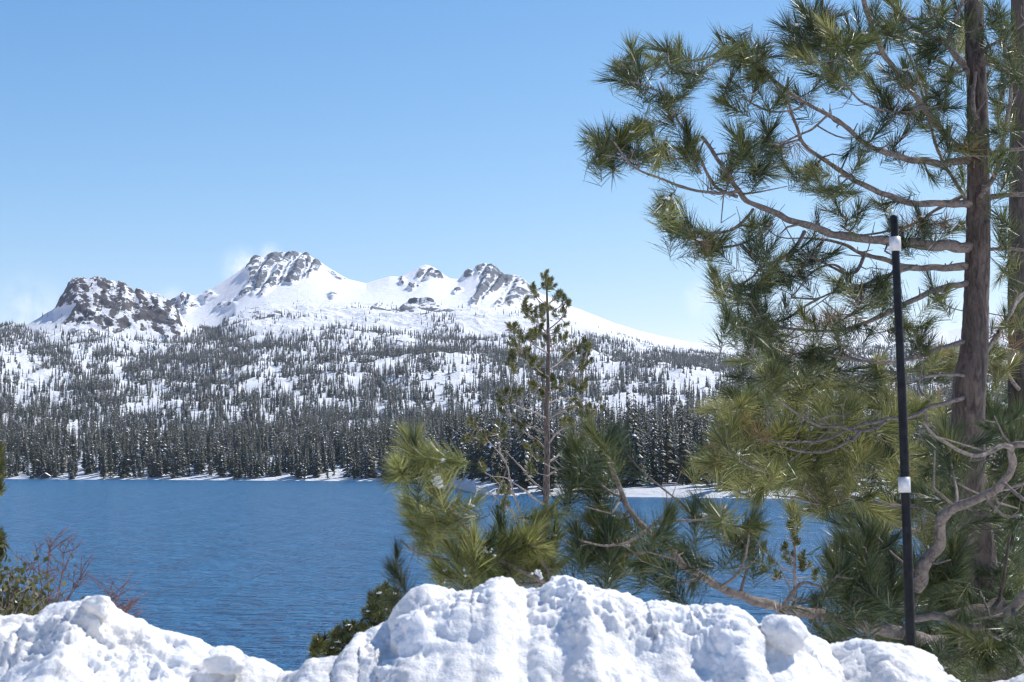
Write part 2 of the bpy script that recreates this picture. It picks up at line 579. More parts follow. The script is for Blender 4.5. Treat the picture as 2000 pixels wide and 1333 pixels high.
ROCKS = [  # outlines of bare rock (photo pixels), strength
    ([(482, 526), (505, 506), (545, 496), (600, 494), (628, 518), (630, 528), (592, 545), (572, 560), (555, 552), (540, 560), (510, 580), (496, 578), (486, 566), (490, 542)], 0.80),
    ([(462, 580), (484, 558), (488, 572), (472, 584)], 0.7), ([(348, 592), (376, 590), (388, 598), (362, 612), (348, 612)], 0.7),
    ([(326, 596), (360, 570), (376, 576), (346, 610), (334, 610)], 0.9), ([(640, 576), (664, 572), (660, 588), (648, 590)], 0.5),
    ([(392, 580), (410, 570), (425, 580), (400, 596)], 0.45), ([(425, 600), (455, 586), (460, 598), (430, 606)], 0.5),
    ([(812, 538), (836, 522), (852, 538), (872, 546), (845, 550), (818, 548)], 0.85), ([(796, 562), (812, 551), (818, 560), (805, 568)], 0.9),
    ([(783, 545), (792, 546), (788, 560), (783, 560)], 0.7), ([(640, 530), (672, 546), (690, 552), (660, 546)], 0.6),
    ([(928, 528), (945, 514), (966, 523), (988, 545), (984, 560), (960, 576), (940, 592), (920, 604), (922, 582), (936, 552)], 0.85),
    ([(958, 606), (990, 570), (1012, 574), (1018, 596), (985, 602)], 0.78), ([(984, 546), (1005, 536), (1040, 562), (1048, 590), (1018, 592), (1010, 574), (988, 572)], 0.60),
    ([(903, 537), (920, 528), (920, 542), (908, 546)], 0.85), ([(886, 570), (898, 562), (902, 570), (888, 576)], 0.6),
    ([(780, 606), (800, 590), (835, 588), (866, 602), (860, 612), (820, 614), (785, 614)], 0.78), ([(722, 606), (745, 598), (758, 610), (725, 616)], 0.72),
    ([(108, 604), (132, 558), (150, 545), (190, 543), (245, 553), (285, 572), (332, 586), (352, 615), (358, 655), (335, 664), (300, 648), (250, 642), (222, 655), (178, 640), (150, 636), (112, 632), (132, 618), (152, 600)], 0.72),
    ([(130, 640), (180, 645), (205, 660), (180, 668), (150, 655)], 0.55),
]
GULLIES = [((522, 500), (503, 530), (494, 566)), ((560, 494), (532, 530), (508, 566), (496, 590)), ((590, 494), (562, 528), (549, 560)), ((598, 512), (588, 545), (584, 566)), ((572, 505), (548, 535), (538, 572)), ((612, 505), (600, 530), (596, 550)),
           ((948, 520), (930, 556), (922, 580)), ((970, 545), (950, 570), (930, 600)), ((985, 556), (965, 585), (945, 612)), ((1005, 545), (990, 575), (975, 605)), ((836, 525), (822, 545), (812, 560)), ((352, 575), (342, 600)), ((365, 575), (352, 610))]
gully = np.full(GD.shape, 99.0); gside = np.zeros(GD.shape)
gxw = PX + fbm(T * 0.02, 3, 25) * 5
for g_ in GULLIES:
    for (ax_, ay_), (bx_, by_) in zip(g_[:-1], g_[1:]):
        vx, vy = bx_ - ax_, by_ - ay_
        tq = np.clip(((gxw - ax_) * vx + (PY - ay_) * vy) / (vx * vx + vy * vy), 0, 1)
        dq = np.hypot(gxw - ax_ - tq * vx, PY - ay_ - tq * vy)
        gully = np.minimum(gully, dq)
gully = np.where(GD > 4300, gully, 99)
jx = fbm(T * 0.012, 3, 5) * 9; jy = fbm(T * 0.012, 3, 15) * 6
rockm = np.zeros(GD.shape)
far = GD > 3150
for poly, s in ROCKS:
    is_b = min(p[0] for p in poly) < 260
    zone = far & ((GD < 3620) if is_b else (GD > 3350))
    rockm = np.maximum(rockm, np.where(zone & in_poly(PX + jx, PY + jy, poly), s, 0))
def blur(a, n):
    for _ in range(n):
        a = (np.roll(a, 1, 0) + np.roll(a, -1, 0) + 2 * a) / 4
        a = (np.roll(a, 1, 1) + np.roll(a, -1, 1) + 2 * a) / 4
    return a
rsoft = blur(rockm, 1)
is_butte = (GD > 3150) & (GD < 3650) & (PX < 430) & (PX > 30)
# relief: rock walls are cut by slanting gullies, hillsides roll, shore stays flat
q = T.copy()
q2 = np.stack([(q[..., 0] * 0.80 - q[..., 2] * 0.60), q[..., 1] * 0.7, (q[..., 0] * 0.60 + q[..., 2] * 0.80) * 0.38], -1)
rel_rock = (ridged(q2 * 0.0085, 5, 21) - 0.25) * 46 + fbm(q * 0.05, 3, 31) * 9
rel_butte = (ridged(q2 * 0.014, 5, 41) - 0.25) * 24 + fbm(q * 0.06, 3, 32) * 7
rel = np.where(is_butte, rel_butte, rel_rock) * blur(rockm, 3)
ridge_fade = np.clip(np.abs(GD - 5500) / 60, 0.35, 1)
hill = fbm(np.stack([q[..., 0], q[..., 1], 0 * q[..., 0]], -1) * 0.0042, 5, 51) * 26 + (ridged(np.stack([q[..., 0], q[..., 1], 0 * q[..., 0]], -1) * 0.012, 4, 52) - 0.2) * 4
hill_amt = sstep(60, 500, GD - shore_d) * (1 - sstep(3300, 3650, GD) * 0.55) * (1 - 0.75 * sstep(4100, 4400, GD)) * (1 - 0.7 * is_butte)
crag = np.clip(ridged(q * np.array([0.010, 0.010, 0.012]), 5, 61) - 0.18, 0, 1)
crag_zone = sstep(1700, 2300, GD) * (1 - sstep(3750, 4100, GD)) * (~is_butte)
small = fbm(q * 0.03, 3, 71)
T[..., 2] += hill * hill_amt + crag * crag_zone * 13 + small * 2.5 * sstep(100, 600, GD - shore_d)
rib = np.clip(gully / 9.0, 0, 1.3) - 0.55
rel = rel + np.where(gully < 90, rib * 34 * blur(rockm, 2) * (0.25 + 0.75 * np.clip(np.abs(GD - 5500) / 160, 0, 1)), 0)
T[..., 2] += np.where(is_butte, 0.5, 0.35) * rel * ridge_fade
T[..., 1] -= 0.9 * rel
col3 = np.stack([cols, 0 * cols, 0 * cols], -1)
jag = fbm(col3 * 0.13, 4, 301) * 4.0 * np.interp(cols, [320, 335, 400, 480, 640, 660, 800, 815, 860, 880, 900, 905, 1040, 1060], [0, 1, .4, 1, .9, .1, .1, .6, .6, .2, .3, 1, .8, .1])
T[..., 2] += jag * 5500 / FPX * np.exp(-((GD - 5500) / 45) ** 2)
jag = fbm(col3 * 0.11, 4, 303) * 8.0 * np.interp(cols, [90, 120, 350, 370], [0, 1, 1, 0])
T[..., 2] += jag * 3500 / FPX * np.exp(-((GD - 3500) / 22) ** 2)
# the shore flat: uneven bank
T[..., 2] += np.where((GD > shore_d + 1) & (GD < shore_d + 200), fbm(q * np.array([0.05, 0.05, 0]), 3, 81) * 1.6, 0)
# slope of the finished surface
du = np.gradient(T, axis=1); dv = np.gradient(T, axis=0)
nrm = np.cross(du, dv); nrm /= np.linalg.norm(nrm, axis=-1, keepdims=True) + 1e-9
nrm *= np.sign(nrm[..., 2:3] + 1e-9)
steep = 1 - nrm[..., 2]
streak = fbm(np.stack([(q[..., 0] * 0.80 - q[..., 2] * 0.60) * 0.040, q[..., 1] * 0.006, (q[..., 0] * 0.60 + q[..., 2] * 0.80) * 0.011], -1), 6, 131, 0.62)
streak_b = fbm(np.stack([(q[..., 0] * 0.8 + q[..., 2] * 0.6) * 0.085, q[..., 1] * 0.012, (-q[..., 0] * 0.6 + q[..., 2] * 0.8) * 0.026], -1), 6, 133, 0.66)
rock = rsoft * (0.74 + 0.30 * sstep(0.15, 0.55, steep) + 1.9 * np.where(is_butte, streak_b, streak))
speck = fbm(q * 0.035, 4, 141)
rock += crag_zone * (0.42 + 0.35 * sstep(670, 640, PY)) * sstep(0.05, 0.45, fbm(q * 0.006, 3, 143) + 0.6 * speck)
rock += crag_zone * sstep(0.20, 0.5, steep) * 0.62
rock += np.where(GD < shore_d + 14, sstep(0.5, 0, (GD - shore_d) / 14) * 0.35 * (0.5 + small), 0)
gw = 0.55 + 0.75 * fbm(T * 0.013, 4, 26)
rock *= np.where(gully < 90, 1 - (1 - sstep(1.0, 3.4, gully)) * np.clip(gw + 0.35, 0.1, 1), 1)
rock = np.clip(rock, 0, 1.2)
redm = blur((is_butte & (PY < 690)).astype(float), 3)

PXn, PYn = proj(T)
cut = int(np.searchsorted(GD[:, 0] * 0 + np.arange(nR), sum(rows_per[:8])))   # start of the butte / peaks rows
fc = grid_faces(nR, nC)
terr = obj('hillside', mesh_data('hillside', T.reshape(-1, 3), fc, M_terrain, attrs={'rock': rock, 'red': redm}))
tag(terr, 'snow covered mountain hillside with rocky summits above the lake', None, None, 'structure')

# ------------------------------------------------------------------ lake and near ground
wx = np.linspace(-4200, 4200, 40); wy = np.linspace(8, 1500, 40)
g = np.stack(np.meshgrid(wx, wy), -1)
lake = obj('lake', mesh_data('lake', np.concatenate([g.reshape(-1, 2), np.zeros((1600, 1))], 1), grid_faces(40, 40), M_water))
tag(lake, 'rippled deep blue lake water', None, None, 'structure')

gx = np.concatenate([np.linspace(-400, -20, 30), np.linspace(-19, 19, 80), np.linspace(20, 400, 30)])
gy = np.concatenate([np.linspace(-60, 0, 14), np.linspace(0.6, 30, 70), np.linspace(31, 100, 50)])
GXn, GYn = np.meshgrid(gx, gy)
gz = np.interp(gy, [-60, 3, 5, 7.5, 11, 16, 25, 40, 66, 100], [10.35, 10.35, 10.4, 10.0, 8.7, 7.4, 5.2, 2.6, -0.3, -4])
GZn = gz[:, None] + fbm(np.stack([GXn, GYn, 0 * GXn], -1) * 0.25, 4, 91) * 0.5 * sstep(6, 14, GYn) + fbm(np.stack([GXn, GYn, 0 * GXn], -1) * 1.3, 3, 92) * 0.05
ground = obj('ground', mesh_data('ground', np.stack([GXn, GYn, GZn], -1).reshape(-1, 3), grid_faces(*GXn.shape), M_ground))
tag(ground, 'snow covered ground sloping from the road to the lake', None, None, 'structure')
def ground_z(x, y):
    return float(np.interp(y, gy, gz))

# ------------------------------------------------------------------ snow bank along the road
BANK = [(-700, 1215), (-300, 1190), (-100, 1205), (0, 1201), (35, 1200), (60, 1206), (84, 1196), (95, 1182), (120, 1176), (150, 1174), (165, 1166), (190, 1163), (204, 1165), (214, 1180), (226, 1194), (260, 1206),
        (300, 1224), (350, 1240), (375, 1248), (400, 1262), (412, 1270), (425, 1262), (445, 1264), (462, 1280), (470, 1292), (480, 1288), (492, 1283), (508, 1290), (530, 1303), (545, 1313),
        (570, 1311), (598, 1308), (606, 1288), (640, 1283), (672, 1280), (690, 1255), (700, 1240), (740, 1222), (770, 1208), (790, 1180), (805, 1158), (830, 1140), (860, 1146), (890, 1153),
        (925, 1153), (945, 1140), (970, 1126), (990, 1127), (1010, 1142), (1030, 1152), (1055, 1146), (1080, 1127), (1105, 1124), (1130, 1132), (1165, 1148), (1200, 1152), (1240, 1168),
        (1262, 1176), (1290, 1172), (1340, 1182), (1400, 1180), (1432, 1184), (1450, 1200), (1466, 1232), (1474, 1240), (1484, 1222), (1505, 1206), (1530, 1204), (1545, 1204), (1556, 1226), (1590, 1240), (1622, 1264),
        (1640, 1258), (1668, 1248), (1700, 1250), (1760, 1258), (1792, 1264), (1812, 1276), (1820, 1286), (1812, 1296), (1840, 1312), (1864, 1330), (1900, 1350), (1960, 1345), (1985, 1325), (2020, 1312), (2100, 1330), (2300, 1250), (2700, 1260)]
bx = np.concatenate([np.arange(-1700, -60, 24), np.arange(-60, 2060, 2.4), np.arange(2060, 3700, 24)])
bp = np.interp(bx, [p[0] for p in BANK], [p[1] for p in BANK])
yc = 5.7 + fbm(np.stack([bx * 0.004, 0 * bx, 0 * bx], -1), 3, 101) * 0.45
# the two lobes of the bank stand a little nearer than the gap between them
crest = unproj(bx, bp, yc)
tt = np.concatenate([np.linspace(-1, -0.62, 16)[:-1], np.linspace(-0.62, 0.3, 270), np.linspace(0.3, 1, 26)[1:]])
sec_y = np.interp(tt, [-1, -0.7, -0.35, -0.1, 0, 0.1, 0.4, 1], [-2.6, -1.7, -0.78, -0.2, 0, 0.16, 0.7, 2.0])
sec_z = np.interp(tt, [-1, -0.7, -0.35, -0.1, 0, 0.1, 0.4, 1], [-1.5, -1.02, -0.52, -0.085, 0, -0.06, -0.55, -2.0])
ker = np.exp(-np.linspace(-2, 2, 21) ** 2); ker /= ker.sum()
sec_y = np.convolve(np.pad(sec_y, 10, 'edge'), ker, 'valid'); sec_z = np.convolve(np.pad(sec_z, 10, 'edge'), ker, 'valid')
hgt_c = (crest[:, 2] - 10.38)
Bp = np.zeros((len(tt), len(bx), 3))
Bp[..., 1] = yc[None] + sec_y[:, None]
# the lower face does not follow every notch of the crest
cz = crest[:, 2]
smooth_cz = np.convolve(np.pad(cz, 40, 'edge'), np.ones(81) / 81, 'valid')
wgt = np.exp(-(np.minimum(sec_y, 0) / 0.45) ** 2)[:, None]
Bp[..., 2] = cz[None] * wgt + smooth_cz[None] * (1 - wgt) + sec_z[:, None]
# columns fan out with the view of the crest, but keep their own x all the way down the face
Bp[..., 0] = crest[:, 0][None]
du = np.gradient(Bp, axis=1); dv = np.gradient(Bp, axis=0)
bn = np.cross(du, dv); bn /= np.linalg.norm(bn, axis=-1, keepdims=True) + 1e-9
bn *= np.where((bn[..., 2:3] > 0) | (bn[..., 1:2] < 0), 1, -1)
warp = np.stack([fbm(Bp * 2.2, 3, 7), fbm(Bp * 2.2, 3, 8), fbm(Bp * 2.2, 3, 9)], -1)
Wp = Bp + warp * 0.16
def clods(p, sc, seed):
    w_ = worley(p * sc, seed)
    return np.sqrt(np.clip(1 - (w_ / 0.78) ** 2, 0, 1)) - 0.55
patch = sstep(-0.2, 0.3, fbm(Bp * np.array([1.6, 1.6, 2.4]), 4, 17))            # crumbly here, scraped smooth there
near_top = np.exp(-(sec_y / 0.22) ** 2)[:, None]
cr = np.clip(patch + 0.45 * near_top, 0, 1.0)
disp = (fbm(Bp * 1.5, 4, 111) * 0.13 + clods(Wp, 2.3, 3) * 0.080 * (0.3 + 0.7 * cr) + clods(Wp, 6.0, 5) * 0.027 * cr + clods(Wp, 14.0, 6) * 0.021 * cr
        + clods(Wp, 31.0, 9) * 0.016 * cr + fbm(Bp * 20, 5, 113, 0.68) * 0.030 * (0.25 + cr) + ridged(Bp * 3.2, 4, 114) * 0.02)
disp *= (0.5 + 0.5 * np.clip(np.abs(sec_y) / 0.2, 0, 1))[:, None]
Bp += bn * disp[..., None]
# a scoured hole in the left lobe
hx, hy = proj(Bp)
hw = fbm(Bp * 5, 3, 77); hx = hx + hw * 30; hy = hy + fbm(Bp * 5, 3, 78) * 36
hole = np.exp(-(((hx - 116) / 16) ** 2 + ((hy - 1318) / 26) ** 2)) + 0.7 * np.exp(-(((hx - 130) / 9) ** 2 + ((hy - 1264) / 15) ** 2))
hole *= (Bp[..., 1] < yc[None] + 0.05)
# match the skyline of the bank
hx, hy = proj(Bp)
vis = hy.min(0)
err = vis - bp
err = np.convolve(np.pad(err, 6, 'edge'), np.ones(13) / 13, 'valid')
Bp[..., 2] += (err / FPX * yc)[None] * np.exp(-(np.minimum(sec_y, 0) / 0.6) ** 2)[:, None]
dirt = np.clip(hole * 0.45, 0, 0.5) + 0.05 + 0.30 * sstep(0.15, 0.5, fbm(Bp * 1.7, 4, 121)) + 0.10 * sstep(0.3, -1.2, sec_y)[:, None]
bank = obj('snow_bank', mesh_data('snow_bank', Bp.reshape(-1, 3), grid_faces(*Bp.shape[:2]), M_bank, attrs={'dirt': dirt}))
tag(bank, 'lumpy ploughed snow bank along the road', None, None, 'structure')

def snow_chunk(px, py, d, w, h, label, seed):
    n = 26
    th = np.linspace(0, math.pi, n); ph = np.linspace(0, 2 * math.pi, 2 * n, endpoint=False)
    TH, PH = np.meshgrid(th, ph, indexing='ij')
    s = np.stack([np.sin(TH) * np.cos(PH), np.sin(TH) * np.sin(PH), np.cos(TH)], -1)
    s = np.sign(s) * np.abs(s) ** 0.8
    rr_ = np.random.default_rng(seed)
    nn_ = rr_.normal(size=(14, 3)); nn_ /= np.linalg.norm(nn_, axis=1, keepdims=True)
    hh_ = rr_.uniform(0.72, 1.05, 14)
    dots = np.einsum('ijk,lk->ijl', s / np.linalg.norm(s, axis=-1, keepdims=True), nn_)
    k = (np.where(dots > 0.05, hh_ / np.maximum(dots, 0.05), 9) ** -10).sum(-1) ** -0.1
    k = np.minimum(k, 1.3) * (1 + 0.2 * fbm(s * 2.2 + seed, 4, seed) + 0.05 * fbm(s * 9 + seed, 3, seed))
    v = s * k[..., None] * np.array([w, w * 0.9, h]) / 2
    c = unproj(px, py, d)
    fs = []
    m = 2 * n
    a = np.arange(n * m).reshape(n, m)
    f = np.stack([a[:-1], np.roll(a, -1, 1)[:-1], np.roll(a, -1, 1)[1:], a[1:]], -1).reshape(-1, 4)
    o = obj('snow_chunk', mesh_data('snow_chunk', v.reshape(-1, 3), f[:, ::-1].copy(), M_bank, attrs={'dirt': np.zeros(n * m) + 0.03}), None, tuple(c))
    tag(o, label, 'snow chunk', 'loose chunks on the snow bank')
snow_chunk(186, 1186, 5.55, 0.11, 0.09, 'squarish snow chunk on top of the left end of the bank', 3)
snow_chunk(438, 1296, 5.5, 0.11, 0.085, 'rounded snow chunk low on the bank beside the gap with lake view', 4)
snow_chunk(1522, 1246, 5.5, 0.15, 0.12, 'pointed snow chunk on the bank beside the notch near the marker pole', 5)

# ------------------------------------------------------------------ conifers of the far shore and hillside
def conifer_parts(seed, H=24.0, Rw=2.3, snow=0.35, gappy=0.1, shape=0.8):
    r = np.random.default_rng(seed)
    tr = MB()
    tr.tube([(0, 0, -1.5), (0, 0, H * 0.5), (0, 0, H * 0.97)], [H * 0.0105, H * 0.007, 0.03], 5, 0)
    cr = MB()
    zb = H * r.uniform(0.03, 0.12)
    nl = 21
    for i in range(nl):
        t = i / (nl - 1)
        z = zb + (H - zb) * t ** 0.93
        rad = 1.4 * Rw * (1 - t) ** shape * r.uniform(0.6, 1.2) + 0.2
        nb = int(8 - 4 * t)
        a0 = r.uniform(0, 6.28)
        for k in range(nb):
            if r.random() < gappy: continue
            a = a0 + k * 6.283 / nb + r.uniform(-.35, .35)
            L = rad * r.uniform(0.6, 1.15)
            dr = L * r.uniform(0.25, 0.6)
            zz = z + r.uniform(-.3, .3)
            dx, dy = math.cos(a), math.sin(a)
            wd = L * r.uniform(0.30, 0.45)
            p0 = np.array([0.05 * dx, 0.05 * dy, zz + 0.25]); p1 = np.array([dx * L * .6 - dy * wd, dy * L * .6 + dx * wd, zz - dr * .75])
            p2 = np.array([dx * L, dy * L, zz - dr]); p3 = np.array([dx * L * .6 + dy * wd, dy * L * .6 - dx * wd, zz - dr * .75])
            pm = np.array([dx * L * .55, dy * L * .55, zz - dr * .28])
            cr.add([p0, p1, p2, p3, pm], [(0, 1, 4), (1, 2, 4), (2, 3, 4), (3, 0, 4)], 0)
            if r.random() < snow:
                o = np.array([0, 0, 0.07])
                s = r.uniform(0.35, 0.8)
                q0 = pm + o
                cr.add([q0 + (p0 - pm) * s * .6, q0 + (p1 - pm) * s, q0 + (p2 - pm) * s, q0 + (p3 - pm) * s, q0], [(0, 1, 4), (1, 2, 4), (2, 3, 4), (3, 0, 4)], 1)
    return tr, cr

protos = []
for i, kind_ in enumerate(((25, 2.4, .10, .08), (22, 2.0, .48, .15), (27, 2.2, .25, .2), (20, 2.3, .6, .1), (24, 1.7, .62, .35), (17, 2.2, .08, .05), (15, 2.6, .3, .25, .5), (19, 2.9, .45, .3, .6))):
    tr, cr = conifer_parts(100 + i, *kind_)
    tm = tr.build('trunk', [M_ctrunk]); cm = cr.build('crown', [M_conifer, M_snow], False)
    jb = MB()
    jb.add(np.concatenate(tr.v), [f for f in tr.f], 0)
    n0 = jb.n
    jb.add(np.concatenate(cr.v), cr.f, 1)
    jb.m = [0] * len(tr.f) + [1 + k for k in cr.m]
    jm = jb.build('conifer_mass', [M_ctrunk, M_conifer, M_snow], False)
    protos.append((tm, cm, jm))

# where trees stand: sampled over the terrain by true area, thinned by how the woods lie
cell_area = np.linalg.norm(np.cross(T[1:, :-1] - T[:-1, :-1], T[:-1, 1:] - T[:-1, :-1])[..., :], axis=-1)
inview = (PX[:-1, :-1] > -260) & (PX[:-1, :-1] < 2260)
cpx, cpy, cd = PX[:-1, :-1], PY[:-1, :-1], GD[:-1, :-1]
nlow = fbm(np.stack([cpx / 95, cpy / 42, 0 * cpx], -1), 4, 201)
nfine = fbm(np.stack([cpx / 30, cpy / 14, 0 * cpx], -1), 3, 203)
dens = np.interp(cpy, [560, 610, 640, 665, 700, 740, 780, 820, 860, 900, 990], [0.0, 0.03, 0.14, 0.55, 0.85, 0.85, 0.85, 0.95, 1.2, 1.5, 1.5])
def ell(cx, cy, rx, ry):
    return np.clip(1.25 - np.sqrt(((cpx - cx + nfine * 14) / rx) ** 2 + ((cpy - cy + nlow * 8) / ry) ** 2), 0, 1) ** 0.6
mask = dens * (0.12 + 0.95 * sstep(-0.26, 0.10, nlow + 0.7 * nfine + (dens - 0.85) * 0.4))
for c in ((470, 765, 62, 24), (60, 745, 75, 40), (0, 700, 60, 24), (300, 800, 45, 22), (150, 700, 50, 14), (650, 800, 60, 16), (250, 690, 110, 10), (240, 640, 150, 34), (560, 700, 40, 10), (870, 760, 75, 34), (960, 640, 60, 14), (760, 720, 50, 18), (1310, 752, 80, 28), (1220, 800, 50, 26), (1420, 800, 60, 20), (620, 650, 70, 16), (640, 735, 60, 14), (1250, 690, 40, 10)):
    mask *= 1 - 0.9 * ell(c[0], c[1], c[2] * 0.8, c[3] * 0.75)
for c, a in (((430, 660, 60, 18), 1.1), ((520, 690, 60, 14), 0.8), ((860, 650, 34, 24), 0.5), ((800, 690, 260, 10), 0.6), ((560, 628, 70, 6), 0.35), ((1200, 672, 70, 14), 0.7), ((1350, 708, 130, 12), 1.0), ((20, 660, 60, 14), 0.8), ((1390, 690, 14, 12), 0.5), ((380, 730, 120, 26), 0.7), ((170, 800, 60, 30), 0.5)):
    mask += a * ell(*c)
mask *= (cd > np.broadcast_to(shore_d, GD.shape)[:-1, :-1] + 3) & (cd < 4300) & inview
mask *= 1 - 0.93 * (sstep(1040, 1120, cpx) * (1 - sstep(1440, 1500, cpx)) * sstep(0, -14, cpy - np.interp(cpx, [1040, 1100, 1200, 1300, 1400, 1500], [636, 652, 682, 703, 712, 716])))
mask *= 1 - 0.9 * np.clip(rsoft[:-1, :-1] * 1.6, 0, 1)
mask *= 1 - sstep(0.35, 0.6, steep[:-1, :-1])
# a sparse fringe of snow just above the water on the left, a deeper one on the right point
fr = (cd - np.broadcast_to(shore_d, GD.shape)[:-1, :-1])
rightc = sstep(800, 900, cpx)
mask *= 0.3 + 0.7 * sstep(2 + 10 * rightc, 6 + 22 * rightc, fr)
clump = np.exp(1.5 * fbm(np.stack([T[:-1, :-1, 0] / 34, T[:-1, :-1, 1] / 60, 0 * cpx], -1), 3, 207) - 0.25)
lam = mask * clump * cell_area / np.interp(cpy, [640, 700, 800, 930], [50, 54, 58, 62])
cnt = rng.poisson(np.clip(lam, 0, 50))
ri, ci = np.nonzero(cnt)
rep = cnt[ri, ci]
ri = np.repeat(ri, rep); ci = np.repeat(ci, rep)
fu, fv = rng.random(len(ri)), rng.random(len(ri))
base = (T[ri, ci] * ((1 - fu) * (1 - fv))[:, None] + T[ri, ci + 1] * (fu * (1 - fv))[:, None] + T[ri + 1, ci] * ((1 - fu) * fv)[:, None] + T[ri + 1, ci + 1] * (fu * fv)[:, None])
dist = base[:, 1]
scl = np.clip(rng.lognormal(-0.16, 0.27, len(ri)), 0.35, 1.4) * np.interp(dist, [500, 1000, 1500, 2500, 3300, 4200], [1.0, 1.0, 0.85, 0.72, 0.58, 0.42])
tpx, tpy = proj(base)
far_k = np.clip((dist - 900) / 1600, 0.12, 0.8)
pick = np.where(rng.random(len(ri)) < far_k, rng.choice([1, 3, 4, 2, 6, 7, 7], len(ri)), rng.choice([0, 5, 2, 0, 5, 1, 6, 7], len(ri)))
rz = rng.uniform(0, 6.283, len(ri))
print('conifers', len(ri))
# the 300 that show largest stand as trees of their own
size_px = scl * 24 / dist * FPX
def nearest(sel, n):
    idx = np.nonzero(sel)[0]
    return idx[np.argsort(dist[idx])[:n]]
fr_t = dist - np.interp(tpx, cols, shore_d)
ind_r = nearest((tpx > 900) & (tpx < 1420) & (scl > 0.7), 150)
ind_l = np.nonzero((tpx > -20) & (tpx < 860) & (scl > 0.6))[0]
ind_l = ind_l[np.argsort(fr_t[ind_l])[:150]]
def conifer_label(i, grp):
    size = 'towering' if scl[i] > (1.0 if grp == 0 else 1.02) else ('mid height' if scl[i] > 0.82 else 'short')
    look = ('dark green full', 'snow dusted slim', 'snow dusted gappy', 'heavily snowed broad', 'thin sparse', 'dark bushy', 'round topped', 'broad rough')[pick[i]]
    x = tpx[i]
    if grp == 0:
        where = ('left of the slender pine' if x < 1040 else 'behind the slender pine trunk' if x < 1100 else
                 'just right of the slender pine' if x < 1200 else 'midway to the big pine' if x < 1300 else 'beside the big pine foliage')
    else:
        where = ('left of the shoreline cabin' if x < 80 else 'just right of the cabin' if x < 160 else 'on shore below the rocky butte' if x < 330 else
                 'on shore right below the butte' if x < 460 else 'on shore below the highest peak' if x < 640 else 'at right end of left shore')
    return '%s %s conifer %s' % (size, look, where)
single = np.zeros(len(ri), bool)
first = {}
for grp, (idx, label, gname) in enumerate(((ind_r, 'tall snow dusted conifer in the nearer stand on the right shore behind the slender pine', 'conifers on the nearer right shore'),
                                          (ind_l, 'dark conifer at the front of the forest along the far left shore', 'conifers along the far left shore'))):
    for i in idx:
        single[i] = True
        e = bpy.data.objects.new('conifer_tree', None)
        e.location = base[i]; e.rotation_euler = (0, 0, rz[i]); e.scale = (scl[i] * rng.uniform(.9, 1.1),) * 2 + (scl[i] * (1.12 if grp == 0 else 1.0),)
        e.empty_display_size = 1
        C.objects.link(e)
        tag(e, conifer_label(i, grp), 'conifer', gname)
        tm, cm, _ = protos[pick[i]]
        for nm, me in (('trunk', tm), ('crown', cm)):
            o = bpy.data.objects.new(nm, me); C.objects.link(o); o.parent = e
singles = [o for o in C.objects if o.name.startswith('conifer_tree')]
by_label = {}
for o in singles:
    by_label.setdefault(o['label'], []).append(o)
NUM = ['leftmost', 'second from left', 'third from left', 'fourth from left', 'fifth from left', 'sixth from left', 'seventh from left', 'eighth from left', 'ninth from left', 'tenth from left', 'eleventh from left', 'twelfth from left']
for lb, os_ in by_label.items():
    if len(os_) > 1:
        os_.sort(key=lambda o: o.location.x / o.location.y)
        for k, o in enumerate(os_):
            o['label'] = (NUM[k] if k < len(os_) - 1 and k < len(NUM) else 'rightmost') + ' ' + lb
rest = np.nonzero(~single)[0]
pc = bpy.data.collections.new('conifer_kinds')
for i, (_, _, jm) in enumerate(protos):
    pc.objects.link(bpy.data.objects.new('conifer_kind_%d' % i, jm))
pm = bpy.data.meshes.new('forest')
pm.vertices.add(len(rest))
pm.vertices.foreach_set('co', base[rest].ravel())
for nm, typ, val in (('rz', 'FLOAT', rz[rest]), ('scl', 'FLOAT', scl[rest]), ('kind', 'INT', pick[rest])):
    a = pm.attributes.new(nm, typ, 'POINT')
    a.data.foreach_set('value', np.asarray(val, np.float32 if typ == 'FLOAT' else np.int32))
pm.update()
forest = obj('forest', pm)
tag(forest, 'snow dusted conifer forest covering the hillside beyond the lake', 'forest', None, 'stuff')
ng = bpy.data.node_groups.new('forest_nodes', 'GeometryNodeTree')
ng.interface.new_socket('Geometry', in_out='INPUT', socket_type='NodeSocketGeometry')
ng.interface.new_socket('Geometry', in_out='OUTPUT', socket_type='NodeSocketGeometry')
N = ng.nodes
gi, go = N.new('NodeGroupInput'), N.new('NodeGroupOutput')
iop = N.new('GeometryNodeInstanceOnPoints')
cinf = N.new('GeometryNodeCollectionInfo')
cinf.inputs['Collection'].default_value = pc
cinf.inputs['Separate Children'].default_value = True
cinf.inputs['Reset Children'].default_value = True
iop.inputs['Pick Instance'].default_value = True
def named(nm, typ):
    n = N.new('GeometryNodeInputNamedAttribute'); n.data_type = typ; n.inputs['Name'].default_value = nm
    return n.outputs['Attribute']
cx = N.new('ShaderNodeCombineXYZ')
ng.links.new(named('rz', 'FLOAT'), cx.inputs[2])
ng.links.new(gi.outputs[0], iop.inputs['Points'])
ng.links.new(cinf.outputs[0], iop.inputs['Instance'])
ng.links.new(named('kind', 'INT'), iop.inputs['Instance Index'])
ng.links.new(cx.outputs[0], iop.inputs['Rotation'])
ng.links.new(named('scl', 'FLOAT'), iop.inputs['Scale'])
ng.links.new(iop.outputs[0], go.inputs[0])
md = forest.modifiers.new('forest', 'NODES')
md.node_group = ng

